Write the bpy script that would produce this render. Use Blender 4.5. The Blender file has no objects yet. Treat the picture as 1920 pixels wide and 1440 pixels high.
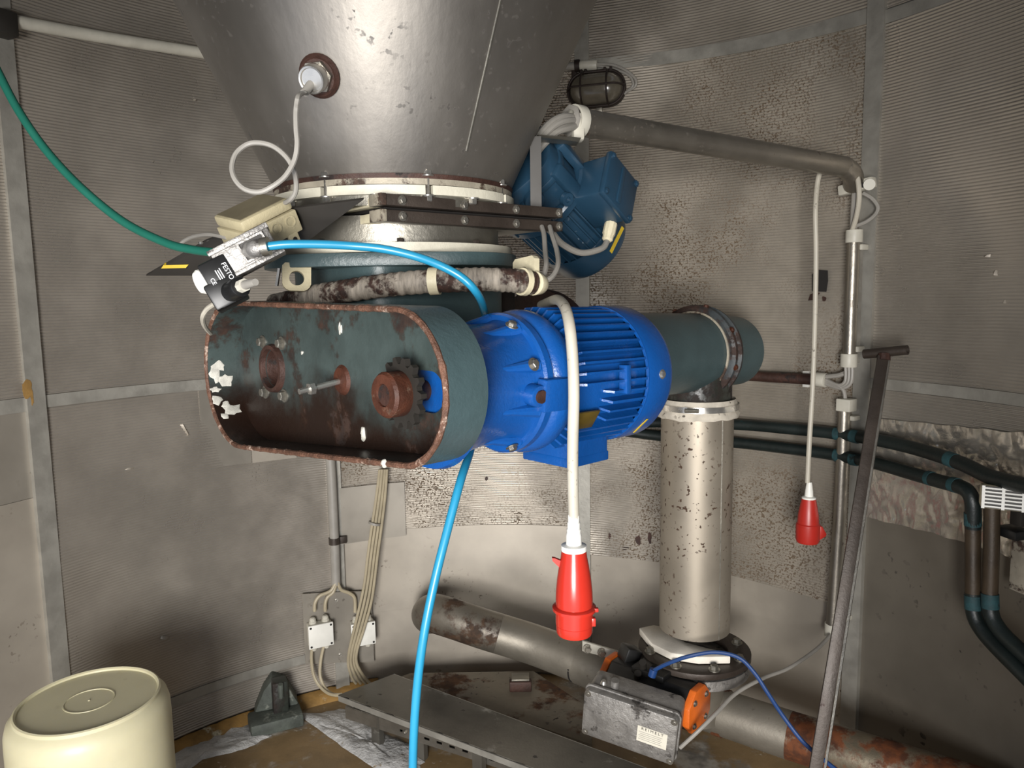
import bpy, bmesh, math, random
import numpy as np
from math import sin, cos, pi, radians, sqrt, atan2
from mathutils import Vector as V, Matrix
random.seed(7)
scene = bpy.context.scene
COL = scene.collection

# ------------------------------------------------------------------ camera
EYE = 1.43            # eye height above the silo floor
FPX = 1400.0          # focal length for a 1920 px wide frame
PITCH, ROLL = radians(6.7), radians(0.9)
FW = V((0, cos(PITCH), -sin(PITCH)))
U0 = V((0, sin(PITCH), cos(PITCH)))
RT = cos(ROLL) * V((1, 0, 0)) - sin(ROLL) * U0
UP = cos(ROLL) * U0 + sin(ROLL) * V((1, 0, 0))
CAMP = V((0, 0, EYE))
cd = bpy.data.cameras.new('camera'); cd.sensor_width = 36; cd.lens = 36 * FPX / 1920
cd.clip_start = 0.02
cam = bpy.data.objects.new('camera', cd); COL.objects.link(cam)
m = Matrix((RT, UP, -FW)).transposed().to_4x4(); m.translation = CAMP
cam.matrix_world = m; scene.camera = cam

# ------------------------------------------------------------------ light: daylight through the access door behind the viewer
scene.view_settings.view_transform = 'Standard'; scene.view_settings.look = 'None'
scene.view_settings.exposure = 0.1; scene.view_settings.gamma = 1.0
scene.view_settings.use_curve_mapping = False
w = bpy.data.worlds.new('daylight'); scene.world = w; w.use_nodes = True
w.node_tree.nodes['Background'].inputs[0].default_value = (0.80, 0.86, 1.0, 1)
w.node_tree.nodes['Background'].inputs[1].default_value = 1.0
def area(name, loc, target, sx, sy, power, col):
    l = bpy.data.lights.new(name, 'AREA'); l.shape = 'RECTANGLE'; l.size = sx; l.size_y = sy
    l.energy = power; l.color = col
    o = bpy.data.objects.new(name, l); COL.objects.link(o); o.location = loc
    o.rotation_euler = (V(target) - V(loc)).to_track_quat('-Z', 'Y').to_euler()
    return o
area('door_daylight', (-0.32, -2.0, 1.12), (-0.15, 1.5, 1.10), 1.0, 1.15, 205, (1.0, 0.975, 0.94))

# ------------------------------------------------------------------ geometry helpers
C0, R0 = V((-0.10, 1.35, 0)), 1.35        # axis and radius of the round silo skirt
def ray(px, py): return FW + (px - 960) / FPX * RT + (720 - py) / FPX * UP
def at(px, py, Y): d = ray(px, py); return CAMP + d * (Y / d.y)
def hpt(px, py, z): d = ray(px, py); return CAMP + d * ((z - EYE) / d.z)
def wallp(px, py, off=0.0):
    d = ray(px, py); r = R0 - off
    a = d.x**2 + d.y**2; b = -2 * (d.x * C0.x + d.y * C0.y); q = C0.x**2 + C0.y**2 - r * r
    t = (-b + sqrt(b * b - 4 * a * q)) / (2 * a)
    return CAMP + d * t
def phi(p): return atan2(p.x - C0.x, p.y - C0.y)
def cyl_pt(ph, z, r): return V((C0.x + r * sin(ph), C0.y + r * cos(ph), z))
def fr(o, x, y, z):
    m = Matrix((x, y, z)).transposed().to_4x4(); m.translation = o; return m
def frz(o, z, hint=V((0, 0, 1))):
    z = V(z).normalized(); hint = V(hint)
    if abs(z.dot(hint)) > .98: hint = V((1, 0, 0)) if abs(z.x) < .9 else V((0, 1, 0))
    x = hint.cross(z).normalized(); return fr(o, x, z.cross(x), z)
def wf(px, py, off=0.0):
    p = wallp(px, py, off); ph = phi(p)
    return fr(p, V((cos(ph), -sin(ph), 0)), V((0, 0, 1)), V((-sin(ph), -cos(ph), 0)))
def imf(px, py, Y, rot=0, yaw=0, tilt=0):
    m = Matrix((RT, UP, -FW)).transposed().to_4x4()
    m = m @ Matrix.Rotation(radians(rot), 4, 'Z') @ Matrix.Rotation(radians(yaw), 4, 'Y') @ Matrix.Rotation(radians(tilt), 4, 'X')
    m.translation = at(px, py, Y); return m
def PP(l): return [at(*q) for q in l]
def spl(pts, n=8):
    pts = [V(p) for p in pts]; out = []
    for i in range(len(pts) - 1):
        p0 = pts[max(i - 1, 0)]; p1 = pts[i]; p2 = pts[i + 1]; p3 = pts[min(i + 2, len(pts) - 1)]
        for k in range(n):
            t = k / n
            out.append(0.5 * ((2 * p1) + (p2 - p0) * t + (2 * p0 - 5 * p1 + 4 * p2 - p3) * t * t + (3 * p1 - p0 - 3 * p2 + p3) * t**3))
    out.append(pts[-1]); return out
I4 = Matrix.Identity(4)

class MB:
    def __init__(s): s.v = []; s.f = []
    def add(s, vs, fs):
        o = len(s.v); s.v += [V(p) for p in vs]; s.f += [tuple(i + o for i in f) for f in fs]; return s
    def box(s, m, sx, sy, sz, c=(0, 0, 0)):
        hx, hy, hz = sx / 2, sy / 2, sz / 2; c = V(c)
        vs = [m @ (c + V((x * hx, y * hy, z * hz))) for x in (-1, 1) for y in (-1, 1) for z in (-1, 1)]
        return s.add(vs, [(0, 1, 3, 2), (4, 6, 7, 5), (0, 4, 5, 1), (2, 3, 7, 6), (0, 2, 6, 4), (1, 5, 7, 3)])
    def bar(s, p0, p1, w, h, hint=(0, 0, 1)):
        p0, p1 = V(p0), V(p1); m = frz((p0 + p1) / 2, p1 - p0, hint)
        return s.box(m, w, h, (p1 - p0).length)
    def lathe(s, m, prof, n=32, a0=0, a1=2 * pi, closed=False):
        full = abs(a1 - a0 - 2 * pi) < 1e-6; k = n if full else n + 1; vs = []; fs = []; P = len(prof)
        for i in range(k):
            a = a0 + (a1 - a0) * i / n
            for (r, z) in prof: vs.append(m @ V((r * cos(a), r * sin(a), z)))
        for i in range(n):
            j = (i + 1) % k
            for q in range(P if closed else P - 1):
                w2 = (q + 1) % P
                fs.append((i * P + q, j * P + q, j * P + w2, i * P + w2))
        if closed and not full:
            fs.append(tuple(range(P - 1, -1, -1))); fs.append(tuple((k - 1) * P + q for q in range(P)))
        return s.add(vs, fs)
    def cyl(s, p0, p1, r0, r1=None, n=20):
        r1 = r0 if r1 is None else r1; p0, p1 = V(p0), V(p1); m = frz(p0, p1 - p0); L = (p1 - p0).length
        return s.lathe(m, [(0, 0), (r0, 0), (r1, L), (0, L)], n)
    def pipe(s, p0, p1, r, t, n=28):
        p0, p1 = V(p0), V(p1); m = frz(p0, p1 - p0); L = (p1 - p0).length
        return s.lathe(m, [(r, 0), (r, L), (r - t, L), (r - t, 0)], n, closed=True)
    def tube(s, pts, r, n=10, rad=None):
        pts = [V(p) for p in pts]; N = len(pts); vs = []; fs = []
        t = (pts[1] - pts[0]).normalized(); x = frz(pts[0], t).col[0].to_3d()
        for i in range(N):
            tn = (pts[min(i + 1, N - 1)] - pts[max(i - 1, 0)]).normalized()
            x = (x - tn * x.dot(tn)).normalized(); y = tn.cross(x)
            rr = rad[i] if rad else r
            for k in range(n):
                a = 2 * pi * k / n; vs.append(pts[i] + (x * cos(a) + y * sin(a)) * rr)
        for i in range(N - 1):
            for k in range(n):
                j = (k + 1) % n; fs.append((i * n + k, i * n + j, (i + 1) * n + j, (i + 1) * n + k))
        fs.append(tuple(range(n - 1, -1, -1))); fs.append(tuple((N - 1) * n + k for k in range(n)))
        return s.add(vs, fs)
    def prism(s, m, poly, z0, z1):
        n = len(poly); vs = [m @ V((x, y, z0)) for x, y in poly] + [m @ V((x, y, z1)) for x, y in poly]
        fs = [tuple(range(n - 1, -1, -1)), tuple(range(n, 2 * n))] + [(i, (i + 1) % n, n + (i + 1) % n, n + i) for i in range(n)]
        return s.add(vs, fs)
    def solid(s, pts, off):
        n = len(pts); off = V(off); pts = [V(p) for p in pts]
        return s.add(pts + [p + off for p in pts], [tuple(range(n)), tuple(range(2 * n - 1, n - 1, -1))] + [(i, n + i, n + (i + 1) % n, (i + 1) % n) for i in range(n)])
    def ringprism(s, m, o, i, z0, z1):
        n = len(o); vs = []
        for pl, z in ((o, z0), (o, z1), (i, z1), (i, z0)): vs += [m @ V((x, y, z)) for x, y in pl]
        fs = []
        for q in range(4):
            for k in range(n):
                j = (k + 1) % n; w2 = (q + 1) % 4
                fs.append((q * n + k, q * n + j, w2 * n + j, w2 * n + k))
        return s.add(vs, fs)
    def sheet(s, ph0, ph1, zb, zt, r, th=.003, n=24, nz=1):
        """curved sheet on the round wall: zb / zt are (left, right) heights"""
        vs = []; fs = []
        for i in range(n + 1):
            t = i / n; ph = ph0 + (ph1 - ph0) * t
            b = zb[0] + (zb[1] - zb[0]) * t; tp = zt[0] + (zt[1] - zt[0]) * t
            for (z, rr) in ((b, r), (tp, r), (tp, r + th), (b, r + th)): vs.append(cyl_pt(ph, z, rr))
        for i in range(n):
            for q in range(4):
                w2 = (q + 1) % 4; fs.append((i * 4 + q, i * 4 + w2, i * 4 + 4 + w2, i * 4 + 4 + q))
        fs.append((0, 1, 2, 3)); fs.append((n * 4 + 3, n * 4 + 2, n * 4 + 1, n * 4))
        return s.add(vs, fs)

ORG = {}
def finish(name, mb, mt, org, parent=None, bevel=0, sharp=32, smooth=True):
    me = bpy.data.meshes.new(name)
    me.from_pydata([p - org for p in mb.v], [], mb.f); me.validate()
    bm = bmesh.new(); bm.from_mesh(me)
    bmesh.ops.recalc_face_normals(bm, faces=bm.faces[:])
    if bevel:
        ed = [e for e in bm.edges if len(e.link_faces) == 2 and e.calc_face_angle(0) > .5]
        bmesh.ops.bevel(bm, geom=ed, offset=bevel, segments=2, affect='EDGES', profile=.5, clamp_overlap=True)
    bm.to_mesh(me); bm.free()
    if smooth:
        for p in me.polygons: p.use_smooth = True
        me.set_sharp_from_angle(angle=radians(sharp))
    me.materials.append(mt)
    o = bpy.data.objects.new(name, me); COL.objects.link(o); ORG[o] = org.copy()
    if parent is not None:
        o.parent = parent; o.location = org - ORG[parent]
    else: o.location = org
    return o
def part(name, mb, mt, parent, **k):
    return finish(name, mb, mt, ORG[parent].copy(), parent, **k)
def base(mb):
    xs = [p.x for p in mb.v]; ys = [p.y for p in mb.v]; zs = [p.z for p in mb.v]
    return V(((min(xs) + max(xs)) / 2, (min(ys) + max(ys)) / 2, min(zs)))
def tag(o, label, cat, group=None):
    o['label'] = label; o['category'] = cat
    if group: o['group'] = group
    return o
def one(name, mb, mt, label, cat, group=None, **k):
    return tag(finish(name, mb, mt, base(mb), **k), label, cat, group)
def thing(name, loc, label, cat, group=None):
    o = bpy.data.objects.new(name, None); COL.objects.link(o); o.location = loc; o.empty_display_size = .05
    ORG[o] = V(loc); return tag(o, label, cat, group)
def struct(name, mb, mt, parent=None, **k):
    o = finish(name, mb, mt, ORG[parent].copy() if parent else base(mb), parent, **k)
    if parent is None: o['kind'] = 'structure'
    return o
_bm = {}
def bolts(parent, lst, r, h, mt, name='bolt', n=6, washer=True):
    """one shared mesh, one object for each bolt head: lst of (position, outward direction)"""
    key = (round(r, 5), round(h, 5), mt.name, n, washer)
    for (p, d) in lst:
        if key not in _bm:
            b = MB()
            if washer: b.lathe(I4, [(0, 0), (r * 1.45, 0), (r * 1.45, h * .2), (0, h * .2)], 14)
            b.lathe(I4, [(0, 0), (r, 0), (r, h * .85), (r * .82, h), (0, h)], n)
            o = finish(name, b, mt, V((0, 0, 0))); _bm[key] = o.data
        else:
            o = bpy.data.objects.new(name, _bm[key]); COL.objects.link(o)
        o.parent = parent; o.location = V(p) - ORG[parent]
        o.rotation_mode = 'QUATERNION'; o.rotation_quaternion = frz(V((0, 0, 0)), d).to_quaternion()
        ORG[o] = V(p)
def lettering(txt, m, h, mt, parent, name='lettering', depth=.0003, align='CENTER'):
    c = bpy.data.curves.new(name, 'FONT'); c.body = txt; c.size = h; c.align_x = align; c.align_y = 'CENTER'; c.extrude = depth
    t = bpy.data.objects.new('tmp', c); COL.objects.link(t)
    bpy.context.view_layer.update()
    me = bpy.data.meshes.new_from_object(t); bpy.data.objects.remove(t)
    me.transform(Matrix.Translation(-ORG[parent]) @ m)
    me.materials.clear(); me.materials.append(mt); me.name = name
    o = bpy.data.objects.new(name, me); COL.objects.link(o); o.parent = parent; ORG[o] = ORG[parent].copy()
    return o

# ------------------------------------------------------------------ materials
def S(h, k=1.0):
    h = h.lstrip('#'); c = [int(h[i:i + 2], 16) / 255 for i in (0, 2, 4)]
    return [k * (x / 12.92 if x <= .04045 else ((x + .055) / 1.055)**2.4) for x in c]
def mat(name, col, rough=.5, metal=0.0, var=.12, vscale=9, rust=None, specks=None, bump=0, bscale=60, bdist=.002,
        ribs=None, dents=None, stretch=None, coat=0, spec=.5, trans=0, streak=None, rvar=.1, pool=None):
    """rust=(amount, scale, colour)  specks=(amount, scale, colour, mask scale)  ribs=(pitch, depth)  dents=(scale, depth)"""
    m = bpy.data.materials.new(name); m.use_nodes = True; nt = m.node_tree; N = nt.nodes; L = nt.links
    b = N['Principled BSDF']; b.inputs['Metallic'].default_value = metal; b.inputs['Roughness'].default_value = rough
    b.inputs['Specular IOR Level'].default_value = spec
    if coat: b.inputs['Coat Weight'].default_value = coat; b.inputs['Coat Roughness'].default_value = .15
    if trans: b.inputs['Transmission Weight'].default_value = trans
    geo = N.new('ShaderNodeNewGeometry'); pos = geo.outputs['Position']
    def math_(op, a, c=None, c2=None):
        n = N.new('ShaderNodeMath'); n.operation = op
        for i, x in enumerate((a, c, c2)):
            if x is None: continue
            if hasattr(x, 'is_output'): L.new(x, n.inputs[i])
            else: n.inputs[i].default_value = x
        return n.outputs[0]
    def noise(scale, detail=4, rough_=.55, vec=None, off=0):
        n = N.new('ShaderNodeTexNoise'); n.inputs['Scale'].default_value = scale; n.inputs['Detail'].default_value = detail
        n.inputs['Roughness'].default_value = rough_
        v = vec or pos
        if off:
            a = N.new('ShaderNodeVectorMath'); a.inputs[1].default_value = (off, off * 1.7, off * .6); L.new(v, a.inputs[0]); v = a.outputs[0]
        L.new(v, n.inputs['Vector']); return n.outputs['Fac']
    def ramp(x, lo, hi):
        n = N.new('ShaderNodeMapRange'); n.interpolation_type = 'SMOOTHSTEP'; n.inputs['From Min'].default_value = lo; n.inputs['From Max'].default_value = hi
        L.new(x, n.inputs['Value']); return n.outputs['Result']
    def mixc(f, a, c):
        n = N.new('ShaderNodeMix'); n.data_type = 'RGBA'; L.new(f, n.inputs[0])
        for i, x in ((6, a), (7, c)):
            if hasattr(x, 'is_output'): L.new(x, n.inputs[i])
            else: n.inputs[i].default_value = (*x, 1)
        return n.outputs[2]
    vec = None
    if stretch:
        mp = N.new('ShaderNodeVectorMath'); mp.operation = 'MULTIPLY'; mp.inputs[1].default_value = stretch; L.new(pos, mp.inputs[0]); vec = mp.outputs[0]
    base_n = noise(vscale, 5, .6, vec)
    f0 = ramp(base_n, .3, .7)
    c = mixc(f0, [max(x * (1 - var), 0) for x in col], [x * (1 + var) for x in col])
    rg = math_('ADD', rough - rvar / 2, math_('MULTIPLY', f0, rvar)); mt_ = None
    masks = []
    if streak:   # vertical run marks: (amount, scale, colour)
        mp = N.new('ShaderNodeVectorMath'); mp.operation = 'MULTIPLY'; mp.inputs[1].default_value = (1, 1, .07); L.new(pos, mp.inputs[0])
        f = ramp(noise(streak[1], 4, .6, mp.outputs[0], 3.1), 1 - streak[0], 1 - streak[0] + .16)
        c = mixc(f, c, streak[2]); masks.append(f)
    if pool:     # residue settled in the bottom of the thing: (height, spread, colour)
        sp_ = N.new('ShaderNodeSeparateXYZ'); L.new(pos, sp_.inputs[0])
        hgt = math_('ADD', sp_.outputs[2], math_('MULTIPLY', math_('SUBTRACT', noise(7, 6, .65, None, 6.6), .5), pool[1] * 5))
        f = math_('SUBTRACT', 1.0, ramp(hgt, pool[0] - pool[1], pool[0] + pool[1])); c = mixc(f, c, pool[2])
    if rust:
        f = ramp(noise(rust[1], 7, .68, None, 1.3), 1 - rust[0], 1 - rust[0] + .09)
        f2 = noise(rust[1] * 6, 3, .6, None, 5.2)
        c = mixc(f, c, mixc(ramp(f2, .35, .65), [x * .55 for x in rust[2]], [x * 1.25 for x in rust[2]])); masks.append(f)
    if specks:
        t_ = specks[4] if len(specks) > 4 else .62
        f = ramp(noise(specks[1], 2, .5, None, 2.7), t_, t_ + .06)
        g = ramp(noise(specks[3], 3, .6, None, 8.1), 1 - specks[0] - .08, 1 - specks[0] + .12)
        f = math_('MULTIPLY', f, g); c = mixc(f, c, specks[2]); masks.append(f)
    if masks:
        mk = masks[0]
        for q in masks[1:]: mk = math_('MAXIMUM', mk, q)
        rg = math_('MAXIMUM', rg, math_('MULTIPLY', mk, .8))
        if metal: L.new(math_('MULTIPLY', metal, math_('SUBTRACT', 1.0, mk)), b.inputs['Metallic'])
    L.new(c, b.inputs['Base Color']); L.new(rg, b.inputs['Roughness'])
    nrm = None
    def bumpn(h, dist, strength=1.0):
        nonlocal nrm
        n = N.new('ShaderNodeBump'); n.inputs['Distance'].default_value = dist; n.inputs['Strength'].default_value = strength
        L.new(h, n.inputs['Height'])
        if nrm: L.new(nrm, n.inputs['Normal'])
        nrm = n.outputs[0]
    if dents: bumpn(noise(dents[0], 2, .45, None, 4.4), dents[1])
    if ribs:
        sp = N.new('ShaderNodeSeparateXYZ'); L.new(pos, sp.inputs[0])
        s_ = math_('SINE', math_('MULTIPLY', sp.outputs[2], 2 * pi / ribs[0]))
        amp = ramp(noise(1.9, 2, .5, None, 7.7), .32, .50)
        bumpn(math_('MULTIPLY', s_, math_('ADD', math_('MULTIPLY', amp, .8), .2)), ribs[1])
    if bump: bumpn(noise(bscale, 4, .6, vec), bdist, bump)
    if rust: bumpn(noise(rust[1] * 9, 4, .7), .0012, .6)
    if nrm: L.new(nrm, b.inputs['Normal'])
    return m

RUST = S('#42271a'); DKRUST = S('#2a1b15')
M = {}
M['ribbed'] = mat('ribbed_aluminium', S('#a49d93'), .34, .62, .08, 5, specks=(.36, 150, S('#4a4238'), 3), rvar=.16)
M['ribbed_speckled'] = mat('ribbed_aluminium_speckled', S('#a8a094'), .36, .58, .12, 5, specks=(.55, 150, S('#5c4d3c'), 3.2, .53), streak=(.30, 9, S('#6a5a45')))
M['smooth'] = mat('smooth_sheet', S('#a59d91'), .44, .45, .1, 4, dents=(1.6, .03), specks=(.4, 70, S('#4a3d30'), 4))
M['dull'] = mat('dull_sheet', S('#6a645a'), .50, .45, .12, 4, dents=(1.2, .02), specks=(.46, 42, S('#241f1a'), 5))
M['batten'] = mat('galvanised_batten', S('#98958d'), .5, .5, .14, 14, rust=(.27, 6, S('#7d5a30')), bump=.2, bscale=40)
M['patch'] = mat('patch_plate', S('#969086'), .42, .55, .08, 5, specks=(.4, 40, S('#3d342a'), 6), streak=(.25, 14, S('#8a6f3c')))
M['cone'] = mat('stainless_cone', S('#827d76'), .42, .78, .16, 3.2, stretch=(1, 1, .45), dents=(2.4, .02), specks=(.46, 80, S('#3a3632'), 5, .63), bump=.25, bscale=75, bdist=.0012, rvar=.16)
M['stain'] = mat('stainless_dirty', S('#8d897f'), .40, .85, .16, 8, rust=(.30, 9, DKRUST))
M['jbox'] = mat('aged_cream_plastic', S('#a89e80'), .5, 0, .08, 12, rust=(.22, 20, S('#5a4c38')))
M['lid'] = mat('aged_lid_top', S('#6f6753'), .5, 0, .15, 12)
M['cream'] = mat('cream_paint', S('#c4bb9f'), .5, 0, .1, 14, rust=(.30, 14, S('#4b3526')))
M['white_ring'] = mat('white_ring', S('#c4bfae'), .5, 0, .1, 14, rust=(.30, 12, S('#6d5a44')))
M['dirty_ring'] = mat('dirty_ring', S('#9a9282'), .55, .2, .2, 14, rust=(.51, 16, S('#3a2a20')))
M['gate'] = mat('gate_steel', S('#3d352f'), .48, .35, .2, 10, rust=(.38, 12, S('#38231a')))
M['chrome'] = mat('bright_bolt', S('#d0cdc6'), .25, .9, .05, 30)
M['steel'] = mat('dull_steel', S('#8a867e'), .42, .85, .12, 12, rust=(.30, 14, RUST))
M['tube'] = mat('steel_tube', S('#8f897f'), .38, .85, .1, 12, specks=(.42, 90, S('#3a2c20'), 9), rust=(.22, 12, RUST))
M['plate_black'] = mat('dark_sheet', S('#2c2925'), .5, .2, .1, 10)
M['teal'] = mat('teal_paint', S('#39494b'), .42, .0, .12, 10, rust=(.27, 12, S('#3b2a20')), bump=.15, bscale=70)
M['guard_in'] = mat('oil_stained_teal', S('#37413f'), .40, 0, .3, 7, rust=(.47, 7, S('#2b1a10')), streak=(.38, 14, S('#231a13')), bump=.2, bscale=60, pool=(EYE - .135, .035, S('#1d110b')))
M['teal_dark'] = mat('teal_paint_dirty', S('#2a2e29'), .42, 0, .3, 7, rust=(.55, 6, S('#1c130d')), streak=(.34, 12, S('#2b231c')), bump=.2, bscale=60)
M['oily'] = mat('oily_rust', S('#23150f'), .38, 0, .4, 9, rust=(.40, 8, S('#2c3230')), bump=.3, bscale=50)
M['teal_edge'] = mat('rusty_weld', S('#5c3f30'), .6, .1, .35, 60, rust=(.44, 40, S('#a89282')), bump=.8, bscale=140, bdist=.004)
M['rust'] = mat('rust', S('#38221a'), .62, .1, .35, 22, rust=(.46, 18, S('#1f130e')), bump=.6, bscale=90)
M['dirty_rust'] = mat('rusty_painted_ring', S('#33383a'), .55, 0, .3, 14, rust=(.55, 12, S('#2c1c15')))
M['rust_red'] = mat('rust_red', S('#43200f'), .65, .15, .35, 30, rust=(.42, 30, S('#5e4738')), bump=.6, bscale=90)
M['blue'] = mat('blue_enamel', S('#0e4688'), .26, 0, .08, 8, rust=(.235, 18, S('#4d4036')), spec=.6, bump=.12, bscale=50)
M['navy'] = mat('navy_enamel', S('#1e384b'), .33, 0, .12, 8, specks=(.3, 60, S('#9aa7b0'), 8), spec=.6, bump=.1, bscale=60)
M['red'] = mat('red_plastic', S('#ab2a1e'), .24, 0, .04, 10)
M['red_dark'] = mat('red_plastic_far', S('#a3241b'), .4, 0, .05, 10)
M['white'] = mat('white_plastic', S('#dcdad2'), .45, 0, .04, 20)
M['offwhite'] = mat('offwhite_plastic', S('#b9b5a8'), .5, 0, .08, 20)
M['cable_white'] = mat('white_cable', S('#aca698'), .5, 0, .06, 20, specks=(.45, 120, S('#5c5448'), 12))
M['cable_grey'] = mat('grey_cable', S('#8b8780'), .5, 0, .08, 20)
M['cable_beige'] = mat('beige_cable', S('#a0957d'), .5, 0, .1, 20)
M['cyan'] = mat('cyan_hose', S('#227ea1'), .33, 0, .05, 8)
M['green'] = mat('teal_hose', S('#1a5648'), .35, 0, .08, 8)
M['darkblue'] = mat('dark_blue_hose', S('#1d3c6e'), .35, 0, .05, 8)
M['wrap'] = mat('wrapped_hose', S('#857d72'), .7, 0, .35, 30, rust=(.545, 15, S('#301c14')), bump=.6, bscale=60, stretch=(6, 1, 1))
M['pipe_green'] = mat('painted_pipe', S('#171f1e'), .45, .1, .3, 8, rust=(.36, 11, S('#1f474b')), bump=.3, bscale=50)
M['verdigris'] = mat('verdigris', S('#1c3e42'), .7, 0, .4, 22, rust=(.42, 20, S('#142323')), bump=.4)
M['pipe_brown'] = mat('brown_pipe', S('#3a2f22'), .5, .2, .3, 9, rust=(.40, 12, S('#23201a')))
M['black'] = mat('black_plastic', S('#161616'), .38, 0, .1, 20)
M['alu'] = mat('dirty_aluminium_cast', S('#8d8a86'), .45, .6, .16, 26, rust=(.46, 26, S('#3f3b37')), bump=.6, bscale=90, bdist=.003)
M['orange'] = mat('orange_paint', S('#d2651f'), .42, 0, .1, 20, rust=(.28, 26, S('#4a3322')))
M['conv'] = mat('conveying_pipe', S('#7d776c'), .52, .6, .1, 8, rust=(.36, 5, S('#4a3018')), specks=(.4, 60, S('#33281e'), 8))
M['conv_left'] = mat('conveying_pipe_bend', S('#6f695f'), .5, .6, .12, 8, rust=(.47, 6, S('#3d2a1a')), streak=(.34, 14, S('#33281e')))
M['conv_rust'] = mat('conveying_pipe_rusty', S('#7d7361'), .42, .7, .15, 8, rust=(.57, 6.5, S('#5a2f12')))
M['drop'] = mat('drop_pipe_steel', S('#978e80'), .5, .6, .08, 5, specks=(.56, 75, S('#3c2818'), 5, .61), streak=(.26, 16, S('#7d5a36')))
M['cloth'] = mat('cloth', S('#b8b0a2'), .85, 0, .15, 30, specks=(.45, 60, S('#4a443c'), 9), bump=.5, bscale=120)
M['foam'] = mat('white_foam', S('#dad3c6'), .8, 0, .1, 14, rust=(.26, 12, S('#4a2f1c')))
M['concrete'] = mat('wet_concrete', S('#7d6747'), .42, 0, .22, 5, rust=(.50, 2.6, S('#9a958c')), specks=(.4, 80, S('#b8b2a6'), 5), bump=.4, bscale=30)
M['powder'] = mat('white_residue', S('#b5b4b2'), .7, 0, .2, 16, rust=(.40, 9, S('#7d6a48')), bump=.7, bscale=50, bdist=.01)
M['duct'] = mat('duct_sheet', S('#66635c'), .36, .6, .2, 6, rust=(.42, 5, S('#8c8981')), specks=(.42, 40, S('#2a2621'), 6))
M['rust_plate'] = mat('rusty_floor_plate', S('#70685a'), .5, .2, .22, 7, rust=(.47, 5, S('#4b2f18')), specks=(.5, 50, S('#231b14'), 6))
M['mould'] = mat('corroded_foot', S('#484d47'), .7, .1, .3, 22, rust=(.45, 16, S('#6f7269')), bump=.8, bscale=60)
M['drum'] = mat('drum_plastic', S('#cbc4a4'), .42, 0, .05, 7, specks=(.3, 30, S('#8a7f60'), 9))
M['foil'] = mat('foil', S('#b4aea4'), .22, .75, .06, 12, rust=(.24, 8, S('#4a3524')))
M['glass'] = mat('grimy_glass', S('#5d574c'), .22, 0, .2, 14, spec=.6)
M['lamp_frame'] = mat('rusty_cage', S('#2b211c'), .6, .3, .3, 20)
M['yellow'] = mat('yellow_sticker', S('#b59a2a'), .5, 0, .08, 20)
M['brass'] = mat('nameplate_brass', S('#6d5a26'), .4, .5, .2, 30)
M['grease'] = mat('white_grease', S('#b5b2a8'), .6, 0, .2, 60, rust=(.36, 60, S('#4a3a2e')))
M['paper'] = mat('label_paper', S('#cfcabb'), .6, 0, .05, 30)
M['ink'] = mat('ink', S('#1c1b1a'), .6, 0, 0, 10)
M['print'] = mat('white_print', S('#d8d8d8'), .5, 0, 0, 10)
M['dark'] = mat('dark_hole', S('#15110e'), .8, 0, .1, 10)
M['shell'] = mat('outer_shell', S('#7d7a74'), .5, .5, .1, 5)
M['clay'] = mat('ochre_sealant', S('#8a6a38'), .7, 0, .25, 20, rust=(.42, 16, S('#b0a890')))

# ================================================================== the round wall
B = [radians(a) for a in (-101, -61.6, -23.5, 15.3, 55.1, 95)]
mb = MB(); nphi = 72; zs = [0, 1.68, 3.75]
for i in range(nphi):
    p0, p1 = 2 * pi * i / nphi, 2 * pi * (i + 1) / nphi
    for k in range(2):
        mid = (p0 + p1) / 2
        if k == 0 and radians(-27) < mid - pi < radians(54): continue       # the access door the picture is taken from; opening sized to shape the light
        vs = [cyl_pt(p, z, r) for r in (R0 + .012, R0 + .02) for p, z in ((p0, zs[k]), (p1, zs[k]), (p1, zs[k + 1]), (p0, zs[k + 1]))]
        mb.add(vs, [(0, 1, 2, 3), (7, 6, 5, 4), (0, 4, 5, 1), (3, 2, 6, 7), (1, 5, 6, 2), (0, 3, 7, 4)])
wall = struct('wall_back', mb, M['shell'])
wall['label'] = 'round silo wall clad in ribbed metal sheets with battens'
G_ = .006
def panel(c, zb, zt, mt, name='ribbed_panel', r=None, inset=(.004, .004), th=.003):
    if not isinstance(zb, tuple): zb = (zb, zb)
    if not isinstance(zt, tuple): zt = (zt, zt)
    zb = tuple(EYE + z for z in zb); zt = tuple(EYE + z for z in zt)
    b = MB().sheet(B[c] + inset[0], B[c + 1] - inset[1], zb, zt, r or R0, th)
    return struct(name, b, M[mt], wall, sharp=50)
def rail(c, zb, zt, name='horizontal_strip', proud=.006, sl=(0, 0)):
    b = MB().sheet(B[c] + .01, B[c + 1] - .01, (EYE + zb, EYE + zb + sl[0]), (EYE + zt, EYE + zt + sl[1]), R0 - proud, proud)
    return struct(name, b, M['batten'], wall, sharp=50)
TOP = 2.3
from mathutils import noise as mn
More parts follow.
